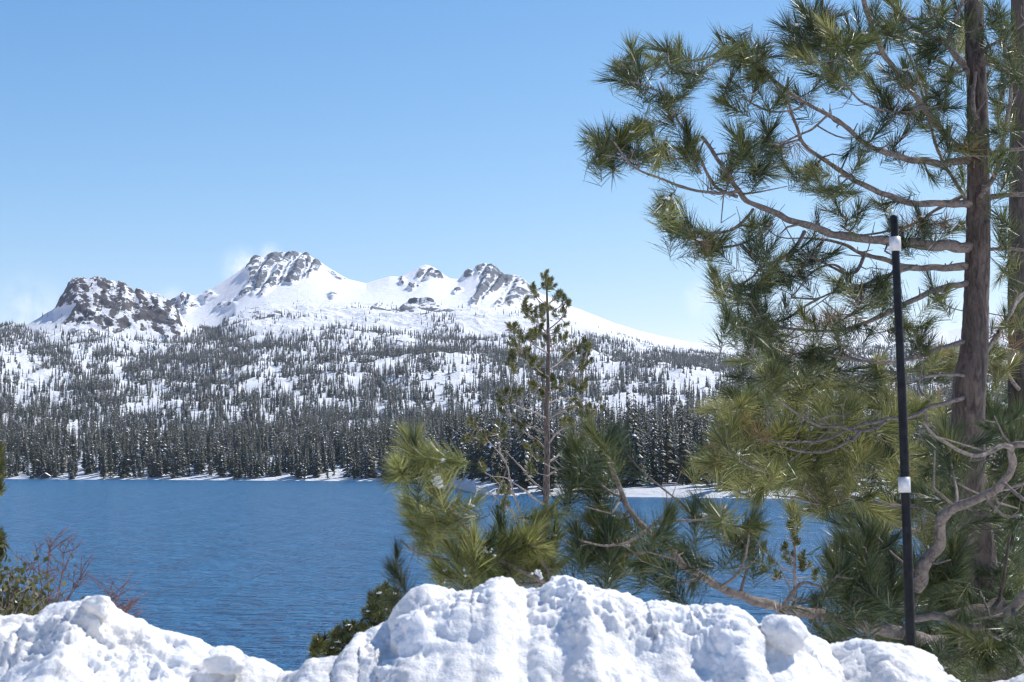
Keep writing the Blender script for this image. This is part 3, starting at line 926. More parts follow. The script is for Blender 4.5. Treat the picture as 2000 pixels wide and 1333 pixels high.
# a small dark cabin at the water's edge
e = empty('cabin', tuple(unproj(89, 934, float(np.interp(89, cols, shore_d)) + 6)))
e.location.z = 0.6
tag(e, 'small dark cabin with a snowy roof at the far left shoreline', 'cabin')
mb = MB()
mb.add([(-3, -2, 0), (3, -2, 0), (3, 2, 0), (-3, 2, 0), (-3, -2, 2.2), (3, -2, 2.2), (3, 2, 2.2), (-3, 2, 2.2), (0, -2, 3.9), (0, 2, 3.9)],
       [(0, 1, 5, 8, 4), (2, 3, 7, 9, 6), (1, 2, 6, 5), (3, 0, 4, 7)])
obj('wall', mb.build('wall', [M_wood], False), e)
mb = MB()
mb.add([(-3.5, -2.4, 2.0), (0, -2.4, 4.1), (3.5, -2.4, 2.0), (-3.5, 2.4, 2.0), (0, 2.4, 4.1), (3.5, 2.4, 2.0), (-3.5, -2.4, 2.2), (0, -2.4, 4.35), (3.5, -2.4, 2.2), (-3.5, 2.4, 2.2), (0, 2.4, 4.35), (3.5, 2.4, 2.2)],
       [(6, 7, 10, 9), (7, 8, 11, 10), (0, 1, 7, 6), (1, 2, 8, 7), (0, 6, 9, 3), (2, 5, 11, 8), (0, 3, 4, 1), (1, 4, 5, 2), (3, 9, 10, 4), (4, 10, 11, 5)])
obj('roof', mb.build('roof', [M_snow], False), e)

# ------------------------------------------------------------------ pine building
def tuft_mesh(seed, n=110, ax=0.13, L=0.165, w=0.0034, amin=18, amax=74, mat=None, droop=0.25):
    """bottle brush of long needles round the end of a twig (axis +z)"""
    r = np.random.default_rng(seed)
    vs, fs = [], []
    for k in range(n):
        t = r.random() ** 0.7
        z0 = -ax + ax * t * 1.05
        a = r.uniform(0, 6.283)
        el = R(amax + (amin - amax) * t ** 1.3 + r.uniform(-14, 14))
        d = np.array([math.sin(el) * math.cos(a), math.sin(el) * math.sin(a), math.cos(el)])
        side = np.cross(d, r.normal(size=3)); side /= np.linalg.norm(side)
        l = L * (r.uniform(0.72, 1.12) if r.random() > 0.12 else r.uniform(0.3, 0.7))
        p0 = np.array([0, 0, z0])
        p1 = p0 + d * l * 0.5
        bend = d + np.array([0, 0, -1]) * 0 + (d - np.array([0, 0, d[2]])) * droop * r.uniform(-0.3, 1)
        bend /= np.linalg.norm(bend)
        p2 = p1 + bend * l * 0.5
        ww = w * r.uniform(0.8, 1.2)
        b = len(vs)
        vs += [p0 - side * ww * .35, p0 + side * ww * .35, p1 - side * ww * .5, p1 + side * ww * .5, p2]
        fs += [(b, b + 1, b + 3, b + 2), (b + 2, b + 3, b + 4)]
    # woody core
    return mesh_data('needle_tuft', np.array(vs), fs, mat, None, True)

TUFTS_L = [tuft_mesh(300 + i, 100 + 8 * i, 0.18 + 0.02 * i, 0.155, 0.0034, 10, 58, M_needle) for i in range(6)]
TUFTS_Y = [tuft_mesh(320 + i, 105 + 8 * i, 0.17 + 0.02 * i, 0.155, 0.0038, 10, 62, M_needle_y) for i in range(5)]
M_needle_d = needle_mat('dry_brown_needles', (0.12, 0.07, 0.03), (0.22, 0.13, 0.055), (0.3, 0.2, 0.09), 0.2)
TUFTS_D = [tuft_mesh(390 + i, 55, 0.12, 0.14, 0.0036, 25, 95, M_needle_d, 0.5) for i in range(2)]
TUFTS_F = [tuft_mesh(340 + i, 230, 0.27, 0.155, 0.0032, 10, 64, M_needle) for i in range(5)]
TUFTS_FY = [tuft_mesh(360 + i, 230, 0.27, 0.155, 0.0032, 10, 64, M_needle_b) for i in range(4)]
TUFTS_S = [tuft_mesh(380 + i, 130, 0.13, 0.085, 0.0075, 20, 80, M_needle_s, 0.1) for i in range(5)]

class Tree:
    """a pine: trunk, branches (each one mesh with its side twigs), needle tufts under their branch"""
    def __init__(self, name, base, label, cat='pine', group=None):
        self.root = empty(name, tuple(base))
        self.base = np.array(base, float)
        tag(self.root, label, cat, group)
        self.nodes_p, self.nodes_b, self.nodes_pix, self.nodes_r = [], [], [], []
        self.branches = []     # MB, material
        self.tufts = []
        self.snow = MB()
    def trunk(self, path, mat, dia_px=True, name='trunk', sides=36, rough=0.13, register=True):
        """path rows: px, py, depth, diameter in photo pixels"""
        p = smooth_path(path, 6)
        P = unproj(p[:, 0], p[:, 1], p[:, 2])
        rad = 0.69 * p[:, 3] * p[:, 2] / FPX / 2
        # bark plates give an uneven outline
        nn = len(P) * 8
        s = np.linspace(0, len(P) - 1, nn)
        P2 = np.stack([np.interp(s, np.arange(len(P)), P[:, k]) for k in range(3)], 1)
        r2 = np.interp(s, np.arange(len(P)), rad)
        mb = MB()
        mb.tube(P2 - self.base, r2, sides)
        v = np.concatenate(mb.v)
        ax = np.repeat(P2 - self.base, sides, 0)
        dv = v - ax
        k = 1 + rough * ridged((v + self.base) * np.array([17, 17, 4.0]), 4, 5)
        v = ax + dv * k[:, None]
        me = mesh_data(name, v, mb.f, [mat])
        obj(name, me, self.root)
        if register:
            self.trunk_P = P2
    def branch(self, path, d0, d1, w0, w1, mat=None, register=True, jit=0.0, into=None):
        """path: photo pixels from base to tip; depths and pixel diameters run from the first value to the second"""
        path = np.asarray(path, float)
        seg = np.concatenate([[0], np.cumsum(np.linalg.norm(np.diff(path, axis=0), axis=1))]); t = seg / seg[-1]
        dep = d0 + (d1 - d0) * t
        wid = w0 + (w1 - w0) * t ** 0.8
        full = smooth_path(np.column_stack([path, dep, wid]), 5)
        P = unproj(full[:, 0], full[:, 1], full[:, 2])
        rad = np.maximum(full[:, 3] * (0.82 if w0 > 7 and d0 < 15 else 0.92), 1.2) * full[:, 2] / FPX / 2
        P = P + fbm(P * 5, 2, 3)[:, None] * rad[:, None] * 0.5
        if into is None:
            mb = MB(); self.branches.append((mb, mat or M_branch)); bi = len(self.branches) - 1
        else:
            bi = into; mb = self.branches[bi][0]
        m4 = np.linspace(0, len(P) - 1, len(P) * 3)
        P4 = np.stack([np.interp(m4, np.arange(len(P)), P[:, k]) for k in range(3)], 1); r4 = np.interp(m4, np.arange(len(P)), rad)
        P4 = P4 + np.stack([vnoise(P4 * 9 + 7 * k, 60 + k) for k in range(3)], 1) * r4[:, None] * 0.55
        kn4 = 1 + 0.16 * vnoise(P4 * 13, 3) + 0.35 * np.clip(vnoise(P4 * 6, 4) - 0.45, 0, 1)
        rs_ = np.random.default_rng(int(abs(path[0, 0]) * 7 + abs(path[-1, 1])))
        if w0 >= 7 and d0 < 15:
            for _ in range(int(2 + len(P) * 0.22)):
                i0 = rs_.integers(3, len(P) - 2)
                dr_ = rs_.normal(size=3) + np.array([0, 0, 0.25]); dr_ /= np.linalg.norm(dr_)
                ll = rs_.choice([0.03, 0.05, 0.09, 0.2, 0.32]) * rs_.uniform(.7, 1.2)
                q1 = P[i0] + dr_ * ll * .5 + rs_.normal(size=3) * ll * .08
                q2 = P[i0] + dr_ * ll + np.array([0, 0, 0.15 * ll]) + rs_.normal(size=3) * ll * .14
                rr0 = min(rad[i0] * .45, .009)
                mb.tube(np.array([P[i0], q1, q2]) - self.base, [rr0, rr0 * .75, rr0 * .4], 5)
        mb.tube(P4 - self.base, r4 * kn4, 10 if w0 > 12 else 7)
        if register:
            n = len(P)
            for i in range(int(n * 0.12), n):
                self.nodes_p.append(P[i]); self.nodes_b.append(bi); self.nodes_r.append(rad[i])
                self.nodes_pix.append(full[i, :2])
        return bi
    def zone(self, zones, meshes, dj=0.4, depth=None, sc=(0.85, 1.15), up=0.55, twig_r=0.0055, tilt=0.25, seed=1, snow=0.0, snow_r=0.02):
        """needle tufts scattered in ellipses (px), each carried by a twig from the nearest wood"""
        r = np.random.default_rng(seed)
        pts = []
        for z in zones:
            cx_, cy_, rx, ry, n = z[:5]
            for k in range(n):
                a = r.uniform(0, 6.283); q = math.sqrt(r.random())
                pts.append((cx_ + rx * q * math.cos(a), cy_ + ry * q * math.sin(a), z[5] if len(z) > 5 else 0))
        pix = np.array(self.nodes_pix); pts = np.array(pts)
        d2 = ((pts[:, None, :2] - pix[None]) ** 2).sum(-1).min(1)
        order = np.argsort(d2)
        for oi in order:
            x, y, dd = pts[oi]
            px_ = np.array(self.nodes_pix)
            # prefer wood that lies to the tree side of the tuft
            k0 = np.argmin(((px_ - (x, y)) ** 2).sum(1))
            dep = (depth or self.nodes_p[k0][1]) + dd + r.normal() * dj
            p = unproj(x, y, dep)
            NP = np.array(self.nodes_p)
            dd3 = np.linalg.norm(NP - p, axis=1)
            # twigs leave wood that is not above them when possible
            pen = dd3 + 0.5 * np.maximum(NP[:, 2] - p[2], 0)
            k = int(np.argmin(pen))
            q = NP[k]; bi = self.nodes_b[k]
            L = np.linalg.norm(p - q)
            out = p - q
            dirv = out / (L + 1e-6) + np.array([0, 0, up]) + r.normal(size=3) * tilt
            dirv /= np.linalg.norm(dirv)
            dirv[1] *= 0.45
            dirv /= np.linalg.norm(dirv)
            s = r.uniform(*sc)
            p_end = p
            c1 = q + out * 0.45 + r.normal(size=3) * 0.06 * L - np.array([0, 0, 0.08 * L])
            c2 = p_end - dirv * min(0.4 * L, 0.25)
            t = np.linspace(0, 1, 7 if L < 0.5 else 11)[:, None]
            path = (1 - t) ** 3 * q + 3 * (1 - t) ** 2 * t * c1 + 3 * (1 - t) * t * t * c2 + t ** 3 * p_end
            r0 = min(self.nodes_r[k] * 0.7, twig_r * (1 + 1.1 * L))
            rad = np.linspace(max(r0, twig_r * 0.7), twig_r * 0.75, len(path))
            self.branches[bi][0].tube(path - self.base, rad, 5)
            tx, ty = proj(path)
            for i in range(2, len(path)):
                self.nodes_p.append(path[i]); self.nodes_b.append(bi); self.nodes_pix.append((tx[i], ty[i])); self.nodes_r.append(rad[i])
            self.tufts.append((p_end, dirv, s, meshes[r.integers(len(meshes))], bi))
            if r.random() < snow:
                m = r.integers(3, 8)
                i0 = r.integers(len(path) // 2, len(path) - 1)
                for q_ in range(m):
                    tq = r.random()
                    c = path[i0] * (1 - tq) + path[min(i0 + 1, len(path) - 1)] * tq + np.array([r.normal() * 0.006, r.normal() * 0.006, snow_r * 0.45])
                    self.blob(c, snow_r * r.uniform(0.35, 0.8), r)
    def blob(self, c, rad, r, stretch=(1.5, 1.2, 0.7)):
        n, m = 6, 8
        th = np.linspace(0.05, math.pi - 0.05, n); ph = np.arange(m) * 6.283 / m
        TH, PH = np.meshgrid(th, ph, indexing='ij')
        s = np.stack([np.sin(TH) * np.cos(PH), np.sin(TH) * np.sin(PH), np.cos(TH)], -1)
        k = 1 + 0.5 * vnoise(s * 1.8 + r.uniform(0, 50), 2)
        v = (s * k[..., None] * rad * np.array(stretch)).reshape(-1, 3) + np.asarray(c) - self.base
        a = np.arange(n * m).reshape(n, m)
        f = np.stack([a[:-1], a[1:], np.roll(a, -1, 1)[1:], np.roll(a, -1, 1)[:-1]], -1).reshape(-1, 4)
        self.snow.add(v, [tuple(x) for x in f])
    def tuft(self, px, py, d, dirv, s, mesh, bi):
        dirv = np.asarray(dirv, float); dirv /= np.linalg.norm(dirv)
        self.tufts.append((unproj(px, py, d), dirv, s, mesh, bi))
    def finish(self, limit=300, branch_name='branch'):
        # the largest tufts in view become parts, the rest one joined part
        def shown(t_):
            u_, v_ = proj(t_[0])
            inside = -60 < u_ < 2060 and -60 < v_ < 1390
            return -(t_[2] * max(t_[3].vertices[-1].co.length, 0.05) / t_[0][1]) * (1 if inside else 0.1)
        self.tufts.sort(key=shown)
        bobj = []
        for mb, mat in self.branches:
            bobj.append(obj(branch_name, mb.build(branch_name, [mat]), self.root))
        extra = self.tufts[limit:]
        for p, dv, s, me, bi in self.tufts[:limit]:
            o = bpy.data.objects.new('needle_tuft', me)
            C.objects.link(o)
            o.parent = bobj[bi]
            o.location = p - self.base
            o.rotation_mode = 'QUATERNION'
            o.rotation_quaternion = Vector(dv).to_track_quat('Z', 'Y') @ Quaternion((0, 0, 1), random.uniform(0, 6.28))
            o.scale = (s, s, s)
        if extra:
            V, F, n = [], [], 0
            mats_, mi_ = [], []
            for p, dv, s, me, bi in extra:
                co = np.zeros(len(me.vertices) * 3); me.vertices.foreach_get('co', co)
                Rm = np.array((Vector(dv).to_track_quat('Z', 'Y') @ Quaternion((0, 0, 1), random.uniform(0, 6.28))).to_matrix())
                V.append(co.reshape(-1, 3) @ Rm.T * s + p - self.base)
                F += [tuple(i + n for i in pl.vertices) for pl in me.polygons]
                n += len(me.vertices)
                if me.materials[0] not in mats_: mats_.append(me.materials[0])
                mi_ += [mats_.index(me.materials[0])] * len(me.polygons)
            o = obj('needles', mesh_data('needles', np.concatenate(V), F, mats_, mi_), self.root)
            o['kind'] = 'stuff'
        if self.snow.n:
            o = obj('snow_cover', self.snow.build('snow_cover', [M_snow]), self.root)
            o['kind'] = 'stuff'
        print(self.root.name, 'tufts', len(self.tufts))

# ---- the big pine on the right
D0 = 10.0
pb = unproj(1955, 1420, 10.4)
pine = Tree('pine_tree', pb, 'large long needled pine with wide sweeping limbs behind the black marker pole')
pine.trunk([(1896, -160, 10, 44), (1901, 0, 10, 50), (1907, 150, 10, 53), (1911, 300, 10, 58), (1911, 420, 10, 62), (1909, 520, 10, 64), (1906, 610, 10, 66), (1902, 690, 10, 74), (1893, 760, 10, 84), (1892, 900, 10.1, 86), (1908, 1060, 10.2, 88), (1932, 1250, 10.3, 92), (1960, 1440, 10.4, 100)], M_bark)
B = {}
B['low'] = pine.branch([(1908, 486), (1850, 481), (1790, 476), (1700, 468), (1640, 460), (1580, 440), (1520, 419), (1466, 396), (1437, 366), (1402, 312), (1378, 278), (1370, 268)], 10, 9.0, 30, 8)
pine.branch([(1442, 372), (1425, 377), (1390, 378), (1330, 364), (1290, 350), (1245, 331), (1222, 310), (1210, 292), (1199, 278)], 9.15, 8.8, 9, 4, into=B['low'])
pine.branch([(1440, 384), (1405, 370), (1384, 345), (1370, 315), (1350, 280), (1335, 252), (1318, 226), (1302, 195), (1290, 160)], 9.2, 8.9, 9, 4, into=B['low'])
pine.branch([(1245, 332), (1248, 318), (1230, 311), (1208, 307), (1178, 303)], 8.85, 8.8, 5, 3, into=B['low'])
pine.branch([(1300, 182), (1275, 174), (1250, 165), (1232, 160)], 8.95, 8.9, 4.5, 3, into=B['low'])
pine.branch([(1290, 152), (1305, 140), (1312, 125), (1314, 110)], 8.9, 8.9, 4.5, 3, into=B['low'])
pine.branch([(1470, 410), (1445, 440), (1420, 452), (1385, 455), (1345, 448), (1310, 425)], 9.3, 8.8, 8, 4, into=B['low'])
pine.branch([(1508, 436), (1480, 460), (1450, 477), (1420, 482), (1385, 480)], 9.4, 9.1, 9, 4, into=B['low'])
pine.branch([(1572, 452), (1555, 480), (1530, 505), (1495, 518), (1465, 545), (1440, 557), (1415, 552)], 9.5, 9.0, 10, 4, into=B['low'])
pine.branch([(1370, 340), (1350, 312), (1320, 311), (1290, 303)], 9.0, 8.9, 5, 3, into=B['low'])
B['r2'] = pine.branch([(1908, 316), (1890, 315), (1830, 319), (1762, 307), (1710, 290), (1672, 268), (1642, 240), (1612, 221), (1567, 199), (1530, 172), (1490, 138), (1460, 117), (1440, 88)], 10, 9.3, 20, 5)
pine.branch([(1620, 222), (1590, 250), (1565, 262), (1520, 281), (1480, 280)], 9.5, 9.3, 6, 3.5, into=B['r2'])
pine.branch([(1575, 200), (1550, 215), (1510, 218), (1475, 205), (1450, 190)], 9.4, 9.2, 6, 3.5, into=B['r2'])
B['r3'] = pine.branch([(1908, 400), (1879, 397), (1837, 399), (1781, 397), (1725, 379), (1669, 352), (1624, 322), (1575, 289), (1556, 247), (1545, 217), (1538, 180), (1540, 150)], 10, 9.4, 20, 6)
pine.branch([(1664, 350), (1640, 345), (1640, 372), (1625, 390)], 9.6, 9.5, 5, 3, into=B['r3'])
pine.branch([(1880, 383), (1830, 410), (1780, 440), (1745, 448), (1680, 460), (1640, 440)], 10.1, 9.9, 10, 4, into=B['r3'])
B['up'] = pine.branch([(1905, 310), (1894, 304), (1860, 277), (1830, 247), (1800, 206), (1770, 165), (1740, 124), (1721, 94), (1706, 60), (1690, 15), (1678, -40)], 10, 9.2, 15, 12)
pine.branch([(1800, 206), (1770, 217), (1730, 217), (1685, 200), (1655, 172), (1640, 150)], 9.7, 9.4, 7, 4, into=B['up'])
pine.branch([(1704, 70), (1665, 75), (1640, 82), (1615, 76), (1595, 70)], 9.35, 9.2, 8, 4, into=B['up'])
B['up2'] = pine.branch([(1905, 150), (1890, 135), (1860, 101), (1849, 86), (1819, 75), (1785, 52), (1759, 30), (1732, 0), (1710, -30)], 10, 9.6, 16, 9)
pine.branch([(1849, 88), (1858, 60), (1868, 35), (1878, 8), (1886, -30)], 9.9, 9.7, 9, 8, into=B['up2'])
pine.branch([(1760, 32), (1780, 38), (1830, 37), (1870, 36)], 9.7, 9.9, 5, 4, into=B['up2'])
B['up3'] = pine.branch([(1898, 420), (1880, 380), (1850, 330), (1830, 290), (1815, 240), (1800, 180), (1780, 120), (1760, 80)], 10.3, 11.0, 11, 5)
pine.branch([(1908, 232), (1902, 222), (1900, 187), (1906, 140)], 9.88, 9.86, 11, 8, register=False, into=B['up3'])
B['rt'] = pine.branch([(1912, 386), (1939, 349), (1954, 311), (1961, 270), (1969, 225), (1974, 180), (1967, 131), (1960, 110)], 9.85, 9.6, 12, 8)
B['rt2'] = pine.branch([(1912, 388), (1960, 382), (2000, 380), (2070, 370)], 10, 9.8, 14, 8)
B['rt3'] = pine.branch([(1912, 102), (1950, 82), (1980, 60), (2010, 38), (2050, 10)], 10, 9.8, 10, 6)
B['rt4'] = pine.branch([(1915, 305), (1954, 295), (2000, 291), (2060, 285)], 10, 10, 11, 8)
B['rt5'] = pine.branch([(1915, 488), (1960, 486), (2010, 490), (2060, 496)], 10, 10, 9, 6)
B['rt6'] = pine.branch([(1915, 700), (1950, 650), (1980, 600), (2010, 560)], 10.1, 10.6, 14, 9)
B['n1'] = pine.branch([(1908, 522), (1882, 519), (1837, 524), (1770, 522), (1740, 513), (1710, 502), (1682, 494), (1650, 478), (1610, 468), (1570, 465)], 10, 9.7, 22, 5)
pine.branch([(1688, 500), (1682, 517), (1670, 532), (1649, 535), (1625, 522), (1604, 512), (1580, 500), (1562, 484)], 9.7, 9.5, 10, 4, into=B['n1'])
pine.branch([(1648, 530), (1630, 518), (1610, 520), (1580, 538), (1560, 565), (1545, 580)], 9.6, 9.4, 6, 3, into=B['n1'])
B['n2'] = pine.branch([(1908, 552), (1879, 556), (1837, 564), (1800, 579), (1762, 597), (1725, 616), (1680, 635), (1627, 648), (1582, 646), (1537, 642), (1510, 637), (1490, 618), (1480, 600)], 10, 9.4, 16, 5)
pine.branch([(1630, 648), (1640, 672), (1665, 690), (1700, 704)], 9.6, 9.6, 5, 4, into=B['n2'])
B['n3'] = pine.branch([(1790, 520), (1744, 534), (1687, 556), (1631, 571), (1597, 584), (1575, 584), (1545, 581)], 9.8, 9.4, 9, 4)
pine.branch([(1600, 583), (1575, 597), (1549, 614), (1522, 627), (1500, 628), (1470, 620)], 9.6, 9.3, 6, 3, into=B['n3'])
B['n4'] = pine.branch([(1905, 660), (1879, 669), (1837, 680), (1800, 695), (1762, 704), (1710, 708), (1650, 700), (1600, 690), (1560, 690)], 10, 9.5, 13, 4)
B['n5'] = pine.branch([(1895, 735), (1867, 733), (1819, 734), (1796, 744), (1798, 765), (1819, 785)], 9.95, 9.5, 10, 4)
B['n6'] = pine.branch([(1890, 775), (1850, 786), (1819, 794), (1780, 815), (1732, 819), (1694, 828), (1657, 838), (1620, 856), (1594, 862), (1549, 864), (1500, 862)], 9.95, 9.2, 12, 4)
B['n7'] = pine.branch([(1732, 822), (1702, 840), (1669, 842), (1642, 834), (1601, 833), (1567, 815), (1530, 789), (1510, 770)], 9.5, 9.2, 8, 4)
pine.branch([(1601, 833), (1610, 817), (1628, 812), (1650, 813)], 9.4, 9.3, 6, 3, register=False, into=B['n7'])
pine.branch([(1680, 842), (1668, 856), (1650, 866), (1628, 876), (1605, 882), (1564, 882), (1522, 869)], 9.4, 9.2, 7, 4, register=False, into=B['n7'])
B['fr'] = pine.branch([(1792, 1150), (1800, 1110), (1816, 1086), (1834, 1058), (1836, 1026), (1848, 1002), (1872, 988), (1912, 972), (1944, 956), (1966, 934), (1979, 904), (1976, 874), (2000, 868), (2030, 872)], 8.2, 7.4, 34, 14)
pine.branch([(1976, 874), (1960, 870), (1936, 882), (1904, 890), (1876, 882), (1848, 866), (1824, 850), (1805, 825)], 7.45, 7.2, 13, 5, into=B['fr'])
pine.branch([(1962, 945), (1985, 965), (2010, 985)], 7.5, 7.3, 10, 7, into=B['fr'])
pine.branch([(1925, 970), (1945, 995), (1965, 1010), (1990, 1006)], 7.6, 7.5, 7, 4, into=B['fr'])
B['lie'] = pine.branch([(2040, 1268), (1940, 1264), (1840, 1256), (1760, 1238), (1680, 1220), (1600, 1203), (1520, 1186), (1456, 1167), (1408, 1147), (1368, 1126), (1328, 1097), (1300, 1062), (1262, 1034), (1226, 990), (1206, 945), (1192, 905), (1184, 870)], 9.4, 6.8, 46, 9)
pine.branch([(1408, 1147), (1438, 1124), (1455, 1090), (1462, 1050), (1464, 1012)], 7.4, 7.2, 8, 4, into=B['lie'])
pine.branch([(1266, 1036), (1284, 1022), (1320, 1018), (1376, 1014), (1418, 994)], 6.95, 7.0, 7, 4, into=B['lie'])
pine.branch([(1262, 1036), (1225, 1060), (1180, 1066), (1140, 1058)], 6.9, 6.8, 8, 4, into=B['lie'])
pine.branch([(1530, 1186), (1552, 1152), (1572, 1138), (1608, 1146), (1634, 1126)], 7.8, 7.6, 10, 5, into=B['lie'])
pine.branch([(1318, 1092), (1300, 1088), (1262, 1078)], 7.0, 6.9, 5, 3, into=B['lie'])
pine.branch([(1640, 1212), (1660, 1180), (1690, 1150), (1700, 1110), (1690, 1070)], 8.2, 8.0, 8, 4, into=B['lie'])
B['lr'] = pine.branch([(1788, 1210), (1840, 1206), (1880, 1221), (1920, 1225), (1952, 1210), (1980, 1186), (2010, 1155)], 8.0, 7.6, 18, 22)
pine.branch([(1952, 1210), (1968, 1225), (1978, 1260), (2000, 1300)], 7.7, 7.6, 8, 6, register=False, into=B['lr'])
pine.branch([(1960, 1180), (1900, 1195), (1830, 1205), (1770, 1200)], 9.6, 9.0, 40, 14, mat=M_darkbark)

Z1 = [(1235, 128, 30, 34, 7), (1290, 108, 24, 26, 5), (1335, 120, 16, 30, 3), (1212, 150, 16, 16, 2), (1350, 165, 18, 22, 2), (1312, 205, 26, 22, 4), (1162, 292, 22, 26, 5), (1205, 262, 20, 22, 4), (1190, 318, 24, 10, 2),
      (1255, 258, 24, 24, 5), (1278, 300, 34, 16, 4), (1330, 312, 34, 20, 4), (1352, 260, 20, 24, 3), (1440, 92, 30, 32, 7), (1462, 150, 34, 32, 7), (1420, 185, 18, 24, 3), (1500, 110, 22, 34, 5), (1545, 60, 18, 20, 2),
      (1585, 38, 42, 28, 9), (1560, 86, 28, 22, 5), (1640, 58, 44, 40, 8), (1650, 120, 40, 30, 6), (1700, 150, 34, 24, 4), (1612, 150, 28, 30, 4), (1545, 200, 30, 26, 3), (1480, 258, 30, 36, 5), (1440, 282, 26, 28, 4),
      (1500, 322, 40, 26, 5), (1420, 330, 24, 20, 2), (1740, 30, 40, 28, 4), (1795, 120, 40, 50, 6), (1800, 215, 40, 40, 6), (1855, 190, 26, 60, 6), (1835, 12, 34, 20, 4), (1950, 160, 36, 50, 7), (1982, 70, 24, 40, 5), (1960, 240, 30, 30, 4), (1940, 20, 30, 20, 3),
      (1690, 300, 40, 24, 3), (1640, 378, 50, 20, 4), (1710, 410, 44, 20, 3), (1590, 340, 30, 24, 3), (1300, 415, 20, 22, 5), (1335, 442, 30, 18, 5), (1380, 474, 30, 18, 5), (1472, 440, 26, 26, 4), (1500, 490, 40, 22, 5), (1545, 500, 30, 26, 3),
      (1605, 490, 30, 14, 3), (1400, 545, 18, 18, 4), (1432, 565, 22, 18, 3), (1480, 560, 40, 22, 5), (1525, 550, 28, 22, 3), (1440, 622, 30, 18, 5), (1478, 596, 22, 22, 3), (1472, 652, 30, 18, 5), (1500, 680, 30, 22, 4), (1596, 618, 28, 16, 4),
      (1645, 548, 28, 14, 3), (1705, 560, 30, 34, 6), (1735, 600, 28, 30, 4), (1825, 560, 24, 30, 3), (1600, 690, 30, 22, 4), (1560, 700, 30, 16, 3), (1530, 722, 40, 22, 5), (1452, 722, 20, 20, 2), (1660, 730, 50, 30, 4), (1760, 650, 30, 24, 3), (1860, 440, 24, 30, 3), (1815, 440, 30, 22, 3),
      (1965, 440, 24, 50, 4), (1972, 560, 24, 50, 4), (1955, 640, 24, 30, 3), (1840, 60, 60, 60, 8), (1870, 260, 40, 60, 6), (1760, 170, 60, 50, 8), (1700, 60, 60, 50, 8), (1600, 110, 50, 50, 6), (1960, 110, 40, 70, 8), (1970, 330, 30, 60, 6), (1850, 350, 40, 40, 4), (1780, 470, 60, 40, 6), (1740, 260, 50, 30, 4), (1560, 300, 50, 40, 5), (1640, 420, 60, 20, 4), (1520, 620, 50, 40, 6), (1560, 520, 40, 40, 5), (1660, 640, 60, 40, 6), (1800, 640, 40, 40, 5)]
Z1 = [(a, b_, c_, d_, int(n * 1.35 + 0.5)) for (a, b_, c_, d_, n) in Z1]
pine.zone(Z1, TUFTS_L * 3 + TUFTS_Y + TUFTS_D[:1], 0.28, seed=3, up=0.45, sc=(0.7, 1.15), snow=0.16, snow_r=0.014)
Z1f = [(1900, 830, 60, 40, 6), (1960, 790, 40, 40, 5), (1850, 890, 46, 36, 5), (1835, 960, 40, 30, 3), (1965, 1050, 40, 50, 5), (1900, 1085, 40, 30, 3), (1985, 960, 24, 40, 2),
       (1150, 885, 44, 36, 6), (1192, 862, 24, 20, 3), (1140, 945, 34, 30, 4), (1170, 1010, 46, 30, 5), (1200, 1062, 46, 26, 4), (1130, 1060, 36, 30, 4), (1250, 1095, 40, 22, 4), (1320, 1125, 46, 22, 4), (1330, 1010, 46, 18, 3), (1395, 998, 28, 18, 2), (1460, 1035, 24, 34, 4),
       (1340, 1085, 24, 24, 2), (1640, 1050, 40, 30, 4), (1670, 1100, 44, 46, 5), (1590, 1180, 30, 20, 2), (1700, 1060, 40, 44, 3), (1690, 1180, 46, 24, 2), (1840, 1150, 46, 30, 3), (1960, 1120, 40, 50, 4), (1900, 1180, 50, 30, 3), (1860, 1060, 40, 40, 3), (1990, 850, 20, 40, 3), (1760, 1130, 40, 40, 3), (1640, 1240, 60, 16, 3), (1780, 1280, 60, 24, 4), (1900, 1290, 60, 30, 6), (1970, 1260, 30, 50, 4), (1860, 1240, 50, 20, 3)]
Z1f = [(a, b_, c_, d_, int(n * (2.3 if a > 1640 else 1.25) + 0.5), 0.85 if a > 1740 and b_ < 1075 else 0.1) for (a, b_, c_, d_, n) in Z1f]
pine.zone(Z1f, TUFTS_F, 0.22, seed=5, up=0.5, sc=(0.8, 1.1), twig_r=0.007, snow=0.10, snow_r=0.016)
pine.finish(300)

# ---- the second pine behind it, its foliage coloured as if sunlit
pb2 = unproj(1992, 1300, 13.5)
pine2 = Tree('pine_tree', pb2, 'yellow green sunlit pine behind the large pine at the right edge, with a dark trunk')
pine2.trunk([(1988, -120, 13.5, 34), (1988, 100, 13.5, 38), (1988, 300, 13.5, 42), (1986, 500, 13.5, 46), (1988, 700, 13.5, 50), (1992, 1000, 13.5, 56), (1994, 1340, 13.5, 62)], M_darkbark)
c = {}
c[0] = pine2.branch([(1988, 690), (1900, 712), (1820, 720), (1720, 730), (1620, 745), (1540, 760), (1470, 780), (1430, 800)], 13.4, 11.8, 16, 4)
c[1] = pine2.branch([(1990, 830), (1900, 830), (1800, 840), (1700, 850), (1600, 850), (1500, 862), (1430, 870), (1390, 885)], 13.4, 11.4, 16, 4)
c[2] = pine2.branch([(1990, 980), (1900, 985), (1800, 990), (1730, 985), (1650, 968), (1570, 950), (1500, 935), (1440, 915)], 13.3, 11.6, 16, 4)
c[3] = pine2.branch([(1990, 1080), (1900, 1060), (1820, 1040), (1740, 1030)], 13.3, 12.2, 14, 5)
c[4] = pine2.branch([(1988, 760), (1960, 720), (1930, 690), (1860, 690)], 13.4, 12.8, 10, 4)
c[5] = pine2.branch([(1988, 150), (1940, 130), (1880, 90), (1850, 60)], 13.4, 12.8, 10, 4)
pine2.branch([(1570, 950), (1600, 985), (1560, 975), (1510, 968)], 11.7, 11.5, 6, 3, register=False, into=c[2])
